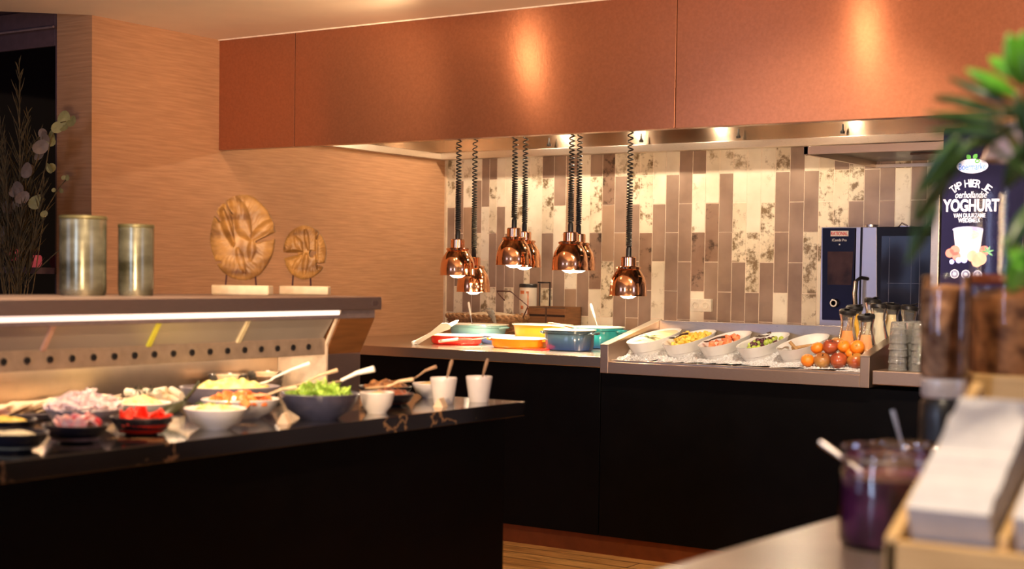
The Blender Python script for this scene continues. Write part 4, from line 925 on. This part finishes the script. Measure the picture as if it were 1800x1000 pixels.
# salmon and cheese platters
def platter(x,y,a,b,rz,label):
    t=thing('platter',(x,y,TZ),label,'platter','flat serving platters',rz=rz)
    MB().lathe([(0,0),(.8,0),(.86,.006),(1,.018),(.98,.020),(.84,.010),(0,.009)],44,(0,0,0),0,a,b,power=3).build('platter_body',GRS,parent=t,smooth=True,angle=50)
platter(-3.13,2.20,.13,.10,1.2,'grey platter of pink salmon slices at the left back')
SAL=pm('salmon_slice',(.76,.33,.22),.35,0,.2,50,(1,6,1),c2=(.85,.50,.36))
pr=MB().box((-.035,-.022,-.002),(.035,.022,.002)).build('salmon_slice',SAL,bevel=.002)
r=random.Random(3)
for i in range(18):
    p=(-3.13+r.uniform(-.06,.06),2.20+r.uniform(-.09,.09),.915+.0035*(i%8)); rot=(r.uniform(-.4,.4),r.uniform(-.3,.3),r.uniform(0,3)); lb='pink salmon slice folded on the left back platter'
    if i==0: pr.location=p; pr.rotation_euler=rot; tag(pr,lb,'fish','salmon slices')
    else: dup(pr,p,rot,lb,'salmon slices')
platter(-3.24,2.58,.20,.11,1.45,'long grey platter of overlapping cheese slices before the lit well')
CHS=pm('cheese_slice',(.78,.55,.32),.45,0,.1,20,c2=(.84,.66,.44))
pr=MB().box((-.045,-.04,-.002),(.045,.04,.002)).build('cheese_slice',CHS,bevel=.0015)
for i in range(22):
    p=(-3.25+r.uniform(-.03,.03),2.39+.0172*i,.928+.001*(i%3)); rot=(.30,r.uniform(-.2,.1),1.45+r.uniform(-.3,.3)-1.5); lb='cream cheese slice overlapping its neighbours on the long platter'
    if i==0: pr.location=p; pr.rotation_euler=rot; tag(pr,lb,'cheese','cheese slices')
    else: dup(pr,p,rot,lb,'cheese slices')
platter(-3.20,2.98-.12,.10,.085,1.45,'grey platter of white rolled cheese beside the oval bowl')
pr=MB().tube([(-.035,0,0),(.035,0,0)],.012,10).build('cheese_roll',pm('white_cheese',(.84,.72,.52),.5,0,.06,30),smooth=True,angle=50)
for i in range(12):
    p=(-3.21+r.uniform(-.04,.04),2.82+.012*i,.925+.018*(i%2)); rot=(0,r.uniform(-.2,.2),r.uniform(-.5,.5)); lb='white cheese roll on the platter beside the oval bowl'
    if i==0: pr.location=p; pr.rotation_euler=rot; tag(pr,lb,'cheese','cheese rolls')
    else: dup(pr,p,rot,lb,'cheese rolls')
bowl((-3.00,2.665),.082,.075,.045,WBW,'white bowl of orange couscous left of the tomato cubes')
mound('couscous',(-3.00,2.665,.934),.074,.068,.026,pm('couscous',(.78,.42,.14),.6,0,.3,80,bump=.5,c2=(.86,.62,.34)),'orange couscous in the white bowl left of the tomatoes',16,.35)
DG=pm('dark_green_utensil',(.016,.02,.006),.35,0,.2,20)
sp=thing('serving_spatula',(-2.90,2.71,.955),'dark green serving spatula leaning over the couscous and tomato bowls','spatula',rot=(.25,-.45,1.75))
m=MB(); leaf(m,(-.09,0,0),(.12,0,.0),.045,curl=.15,n=8); o=m.build('spatula_blade',DG,parent=sp,smooth=True); o.modifiers.new('t','SOLIDIFY').thickness=.002
MB().tube([(.02,0,-.012),(.06,0,-.005),(.09,0,.005)],.005,8).build('handle',DG,parent=sp,smooth=True)
m=MB(); r=random.Random(9)
for i in range(40): leaf(m,(r.uniform(-.03,.03),r.uniform(-.03,.03),r.uniform(0,.015)),(r.uniform(-.03,.03),r.uniform(-.03,.03),r.uniform(.0,.03)),.004,n=3)
tag(m.build('dill_sprigs',HERB,loc=(-3.14,2.80,.945)),'dark green dill sprigs lying on the white cheese rolls','herbs',kind='stuff')
for (x,y,rz,lb) in ((-2.655,2.845,.5,'small folded cream card standing before the lettuce bowl'),(-2.635,3.50,.3,'pale wedge for a light reflection between the bowls and the conical cups')):
    tag(MB().prism([(-.016,0),(.016,0),(.002,.026),(-.002,.026)],1,-.022,.022).build('pale_wedge',pm('wedge_paper',(.62,.46,.32),.6,0,.1,20),loc=(x,y,TZ),rot=(0,0,rz)),lb,'card')  # far wedge is added to stand for an orange light reflection
# bowl shapes added for the reflections in the well's steel back
for (x,y,lb) in ((-3.31,3.29,'bowl reflection built in the lit well, left of two'),(-3.31,3.46,'bowl reflection built in the lit well, right of two')):
    t=thing('reflected_bowl',(x,y,TZ),lb,'bowl','bowl reflections in the lit well')
    MB().shell([(.03,0),(.05,.03),(.062,.075),(.060,.075),(.047,.032),(.028,.004)],32).build('bowl_body',glassmat('mirrored_bowl',(.95,.9,.85),.08,1.8,.15,(.7,.6,.5)),parent=t,smooth=True)
    MB().lathe([(.05,.035),(.055,.062),(.04,.072),(0,.075)],24).build('bowl_filling',pm('peach_filling',(.62,.40,.22),.5,0,.2,40),parent=t,smooth=True)
# ================================================================= DRIED ARRANGEMENT (left, dark recess)
da=thing('dried_flower_arrangement',(-5.72,4.33,0),'tall dried grass and eucalyptus arrangement before the dark window','plant')
DG1=pm('dried_grass',(.07,.045,.012),.8,0,.4,30,c2=(.16,.10,.03)); DG2=pm('dried_leaf',(.26,.23,.08),.6,0,.25,20); DG3=pm('pink_leaf',(.20,.14,.10),.6,0,.2,20)
MB().lathe([(.10,0),(.13,.2),(.12,.6),(.08,.9),(.07,.95),(.065,.95),(.07,.9),(0,.88)],28).build('floor_vase',DK,parent=da,smooth=True)
r=random.Random(12)
def frond(base,tip,k,spread):
    m=MB(); b=Vector(base); e=Vector(tip); mid=(b+e)/2+Vector((r.uniform(-.05,.05),0,.02))
    P=[b.lerp(mid,t/5).lerp(mid.lerp(e,t/5),t/5) for t in range(6)]; m.tube(P,[.004,.004,.003,.003,.002,.001],5)
    for i in range(k):
        t=.35+.65*i/k; p=b.lerp(mid,t).lerp(mid.lerp(e,t),t); s=r.choice((-1,1)); an=r.uniform(.15,.55)*s
        d=(e-b).normalized(); q_=Vector((d.x*math.cos(an)-d.z*math.sin(an),r.uniform(-.3,.3),d.x*math.sin(an)+d.z*math.cos(an)))
        leaf(m,p,q_*spread*(1.15-t)*r.uniform(.6,1.2),.007,n=3,up=(0,1,0),curl=r.uniform(-.15,.15))
    m.build('grass_frond',DG1,parent=da)
for tip in ((.02,0,2.24),(-.13,0,2.02),(.10,.05,1.92),(-.22,.04,1.85),(.20,0,1.70),(-.02,-.05,1.88),(-.16,-.05,1.66),(.12,-.06,1.58),(.02,.05,2.02),(-.28,.0,1.98)):
    frond((r.uniform(-.03,.03),r.uniform(-.03,.03),.90),tip,70,.30)
def stemleaves(pts,mat,rr,name='eucalyptus_branch'):
    m=MB(); m.tube([(0,0,.9)]+[(p[0]*.6,p[1],1.2) for p in pts[:1]]+[tuple(p) for p in pts],.0025,5); m2=MB()
    for p in pts:
        for s in range(2):
            c=Vector(p)+Vector((r.uniform(-.03,.03),r.uniform(-.02,.02),r.uniform(-.02,.02))); R=rr*r.uniform(.7,1.15); n=Vector((r.uniform(-.6,.6)+.4,-1,r.uniform(-.5,.5))).normalized(); u=n.orthogonal(); v=n.cross(u)
            m2.add([c]+[c+(u*math.cos(2*PI*i/12)+v*math.sin(2*PI*i/12)*.85)*R-n*(-.15*R*math.cos(4*PI*i/12)) for i in range(12)],[(0,i+1,(i+1)%12+1) for i in range(12)])
    o=m.build(name,DG1,parent=da); m2.build('round_leaves',mat,parent=o)
stemleaves([(.14,0,1.60),(.21,0,1.76),(.24,0,1.88),(.30,0,1.95),(.345,0,1.955)],DG2,.024)
stemleaves([(.04,0,1.62),(.12,0,1.74),(.17,0,1.83),(.19,0,1.90)],DG3,.026)
stemleaves([(-.1,-.03,1.45),(-.03,-.03,1.58),(.06,-.03,1.66),(.10,-.03,1.62)],DG3,.026)
stemleaves([(.2,0,1.55),(.30,0,1.66),(.355,0,1.70)],DG2,.012)
# small glowing stand-ins for distant red lights reflected in the window
for x,z,lb in ((-5.93,1.33,'small red candle stand-in at the window, nearest the vases'),(-6.10,1.36,'small red candle stand-in at the window, further left')):
    t=thing('window_reflection',(x,4.60,z),lb,'reflection')
    MB().lathe([(.02,-.03),(.03,-.01),(.03,.02),(.024,.03)],14).build('glow_shell',pm('red_glow',(.4,.03,.05),.2,emit=(.8,.12,.12),es=.25),parent=t,smooth=True)
    MB().lathe([(0,.0),(.006,.012),(0,.035)],8).build('glow_core',pm('glow_core',(1,.7,.4),.5,emit=(1,.6,.35),es=6),parent=t,loc=(0,-.03,0))
tag(MB().box((-7.3,4.52,1.27),(-5.82,4.64,1.30)).build('window_sill_shelf',FR),'dark shelf across the black window','shelf')
# ================================================================= FOREGROUND TABLE
ft=thing('serving_table',(-.3,2.3,0),'stone topped serving table in the right foreground','table')
STT=pm('polished_stone',(.20,.15,.125),.30,0,.3,5,c2=(.29,.22,.18))
o=MB().prism([(-.975,1.2),(.5,1.2),(.5,3.1),(-.885,3.1),(-.90,2.6)],2,.86,.90).build('table_top',STT,parent=ft,bevel=.003); o.location=(.3,-2.3,0)
o=MB().box((-.80,1.3,0),(.45,3.0,.86)).build('table_body',BLACK,parent=ft); o.location=(.3,-2.3,0)
JG=glassmat('jar_glass',(.97,.94,.92),.06,1.3)
def jar(x,y,r,h,fill,label,fl):
    t=thing('glass_jar',(x,y,.90),label,'jar','glass jars in the foreground')
    MB().shell([(r*.9,0),(r,.012),(r,h*.78),(r*.93,h*.86),(r*.93,h*.95),(r*1.0,h*.97),(r*.98,h),(r*.9,h*.985)],36).lathe([(r*.9,0),(0,0)],36).build('jar_body',JG,parent=t,smooth=True)
    MB().lathe([(r*.86,.006),(r*.95,.016),(r*.95,h*fl),(r*.5,h*fl+.01),(0,h*fl+.006)],30).build('jar_filling',fill,parent=t,smooth=True,angle=50)
    MB().shell([(r*.95,h*.86),(r*.97,h*.885),(r*.95,h*.91)],36).build('jar_ring',pm('steel_wire_ring',(.6,.5,.42),.25,.9),parent=t,smooth=True)
    MB().tube([(r*1.0,0,h*.9),(r*1.1,0,h*.75),(r*1.02,0,h*.62)],.003,8).build('clasp',pm('steel_wire_ring',(.6,.5,.42),.25,.9),parent=t,smooth=True)
CAB=pm('red_cabbage',(.10,.012,.05),.3,0,.5,25,c2=(.26,.05,.14),coat=.3)
jar(-.752,2.115,.071,.150,CAB,'large glass jar of dark purple red cabbage, nearest in the foreground',.70)
jar(-.845,2.46,.060,.118,pm('dark_jam',(.10,.035,.015),.3,0,.4,25,c2=(.24,.10,.05)),'glass jar of dark jam behind the purple jar',.66)
jar(-.735,2.60,.055,.115,pm('brown_jam',(.14,.06,.03),.3,0,.4,25),'small glass jar beside the dispenser foot',.7)
def jspoon(p,rot,label,L=.15):
    t=thing('jar_spoon',p,label,'spoon','steel spoons in the jars',rot=rot)
    MB().tube([(0,0,-.07),(0,0,.02),(0,0,L*.5),(0,0,L*.5+.012)],[.0025,.003,.0045,.004],10).build('handle',STEEL,parent=t,smooth=True)
    MB().blob((0,0,-.075),.016,10,jag=0,sq=(1,.4,1)).build('spoon_bowl',STEEL,parent=t,smooth=True)
jspoon((-.800,2.095,1.020),(.0,-1.03,0),'steel spoon leaning left out of the purple jar',.10)
jspoon((-.85,2.455,1.015),(.0,-.30,0),'steel spoon leaning out of the dark jam jar',.10)
jspoon((-.755,2.60,1.02),(.0,.25,0),'steel spoon leaning right in the small jar',.10)
# sloped wooden rack with white napkin stacks
rk=thing('wooden_rack',(-.595,1.70,.90),'sloped pale wooden rack holding white paper stacks','rack')
CR2=pm('light_crate_wood',(.66,.40,.15),.5,0,.15,8,(1,10,10),c2=(.74,.48,.20))
MB().box((-.012,0,0),(.40,.02,.086)).build('front_board',CR2,parent=rk,bevel=.003)
MB().prism([(0,0),(.34,0),(.34,.26),(0,.09)],0,-.012,.004).build('side_board',CR2,parent=rk,bevel=.002)
MB().prism([(.02,.0),(.34,0),(.34,.165),(.02,.06)],0,.004,.40).build('sloped_base',CR2,parent=rk)
MB().prism([(.02,.0),(.34,0),(.34,.25),(.02,.10)],0,.118,.130).build('divider',CR2,parent=rk,bevel=.002)
PAP=pm('white_paper',(.66,.64,.63),.7,0,.05,40); sl=math.atan2(.105,.32)
def stack(x0,w,label):
    t=thing('paper_stack',(x0,1.735,.972),label,'paper stack','white paper stacks in the rack',rot=(sl+.22,0,0))
    n=12
    for k in range(n):
        MB().box((random.uniform(0,.003),k*.0195,0),(w-random.uniform(0,.003),k*.0195+.0192,.066+random.uniform(-.001,.001))).build('paper_packet',PAP,parent=t,bevel=.0006)
stack(-.583,.100,'white paper stack in the left compartment of the rack')
stack(-.457,.100,'white paper stack in the right compartment of the rack')
# cereal dispensers
wb=tag(MB().box((-.835,2.68,.90),(-.42,2.86,1.130)).build('wooden_riser',CR2,bevel=.004),'pale wooden riser box carrying the big cereal dispenser','box')
d1=thing('cereal_dispenser',(-.825,2.60,.90),'slim clear dispenser of orange cereal on a black base','dispenser','cereal dispensers')
MB().lathe([(.042,0),(.042,.15),(.040,.18),(.034,.19),(0,.19)],30).build('black_base',BLKPL,parent=d1,smooth=True)
MB().lathe([(.036,.19),(.040,.195),(.040,.222),(.036,.226),(0,.226)],30).build('silver_ring',pm('silver_plastic',(.68,.62,.60),.3,.3),parent=d1,smooth=True)
CER=pm('orange_cereal',(.60,.22,.07),.6,0,.6,40,c2=(.85,.48,.24),bump=.6); CE2=pm('brown_muesli',(.20,.06,.015),.6,0,.6,30,c2=(.50,.22,.08),bump=.6)
MB().lathe([(.036,.227),(.041,.24),(.041,.385),(.02,.392),(0,.394)],24).build('cereal',CER,parent=d1,smooth=True)
MB().shell([(.039,.226),(.044,.24),(.044,.405),(.042,.41)],30).build('clear_tube',JG,parent=d1,smooth=True)
d2=thing('cereal_dispenser',(-.745,2.77,1.130),'big clear dispenser of brown muesli with frosted domed lid','dispenser','cereal dispensers')
MB().lathe([(.080,.0),(.082,.006),(.082,.14),(.06,.155),(0,.162)],36).build('cereal',CE2,parent=d2,smooth=True,angle=50)
TG=glassmat('thin_clear_plastic',(.98,.98,.98),.04,.3)
MB().shell([(.084,0),(.085,.01),(.085,.34)],40).build('clear_body',TG,parent=d2,smooth=True)
MB().shell([(.085,.165),(.087,.17),(.087,.178),(.085,.183)],40).build('copper_band',pm('copper_band',(.35,.10,.04),.3,.6),parent=d2,smooth=True)
MB().shell([(.074,.395),(.070,.40),(.058,.43),(.042,.462),(.020,.470),(.0,.471)],36).build('domed_lid',glassmat('frosted_lid',(.9,.86,1),.15,1.6,.6,(.50,.45,.58)),parent=d2,smooth=True)
# plant
pp=thing('potted_plant',(-.28,1.86,.90),'green leafy plant leaning in from the right foreground','plant')
G1=pm('bright_green_leaf',(.08,.34,.015),.4,0,.3,20,c2=(.15,.45,.03)); G2=pm('dark_green_leaf',(.018,.065,.012),.35,0,.4,15,c2=(.06,.13,.03))
MB().lathe([(.07,0),(.09,.15),(.095,.16),(.085,.16),(.08,.14),(0,.14)],28).build('flower_pot',pm('grey_pot',(.2,.19,.18),.6),parent=pp,smooth=True)
OFF=Vector((-.28,1.86,.90))
for s in [[(-.28,1.86,1.03),(-.37,1.809,1.165),(-.432,1.777,1.364),(-.471,1.758,1.498),(-.561,1.70,1.513)],[(-.28,1.86,1.03),(-.37,1.809,1.165),(-.438,1.774,1.378),(-.472,1.759,1.531)],[(-.28,1.86,1.03),(-.37,1.809,1.165),(-.434,1.778,1.398),(-.514,1.728,1.47),(-.571,1.684,1.40),(-.58,1.69,1.33)]]:
    MB().tube([Vector(p)-OFF for p in s],[.005]*2+[.004]*(len(s)-3)+[.002],8).build('stem',G2,parent=pp,smooth=True)
LV_=[(-0.472,1.759,1.531,-0.481,1.729,1.589,0.0146,1),(-0.472,1.759,1.538,-0.519,1.776,1.574,0.0106,1),(-0.477,1.755,1.518,-0.53,1.727,1.552,0.0093,1),(-0.479,1.753,1.504,-0.564,1.76,1.551,0.0093,0),(-0.482,1.751,1.494,-0.579,1.755,1.53,0.0106,0),(-0.487,1.747,1.484,-0.546,1.64,1.493,0.0106,0),(-0.489,1.745,1.474,-0.538,1.632,1.472,0.0093,0),(-0.476,1.754,1.484,-0.561,1.814,1.464,0.0119,0),(-0.465,1.764,1.545,-0.469,1.742,1.592,0.0133,1),(-0.464,1.761,1.458,-0.471,1.732,1.521,0.0133,0),(-0.463,1.76,1.431,-0.527,1.876,1.512,0.0133,0),(-0.531,1.717,1.473,-0.581,1.711,1.407,0.0119,0),(-0.541,1.709,1.43,-0.604,1.781,1.366,0.0133,0),(-0.551,1.701,1.389,-0.59,1.702,1.315,0.0106,0),(-0.454,1.762,1.344,-0.493,1.802,1.283,0.0172,1),(-0.45,1.767,1.398,-0.471,1.703,1.336,0.0159,0),(-0.461,1.763,1.471,-0.503,1.801,1.407,0.0172,0),(-0.461,1.755,1.31,-0.511,1.85,1.367,0.0133,1),(-0.525,1.721,1.463,-0.563,1.735,1.405,0.0106,0)]
for a in LV_:
    m=MB(); p=Vector(a[:3])-OFF; q2=Vector(a[3:6])-OFF; leaf(m,p,q2-p,a[6]*(2.2 if a[7] else 1.5),up=(.55,-.83,.2),n=8,curl=.08)
    o=m.build('leaf_blade',G1 if a[7] else G2,parent=pp,smooth=True); o.modifiers.new('t','SOLIDIFY').thickness=.0008
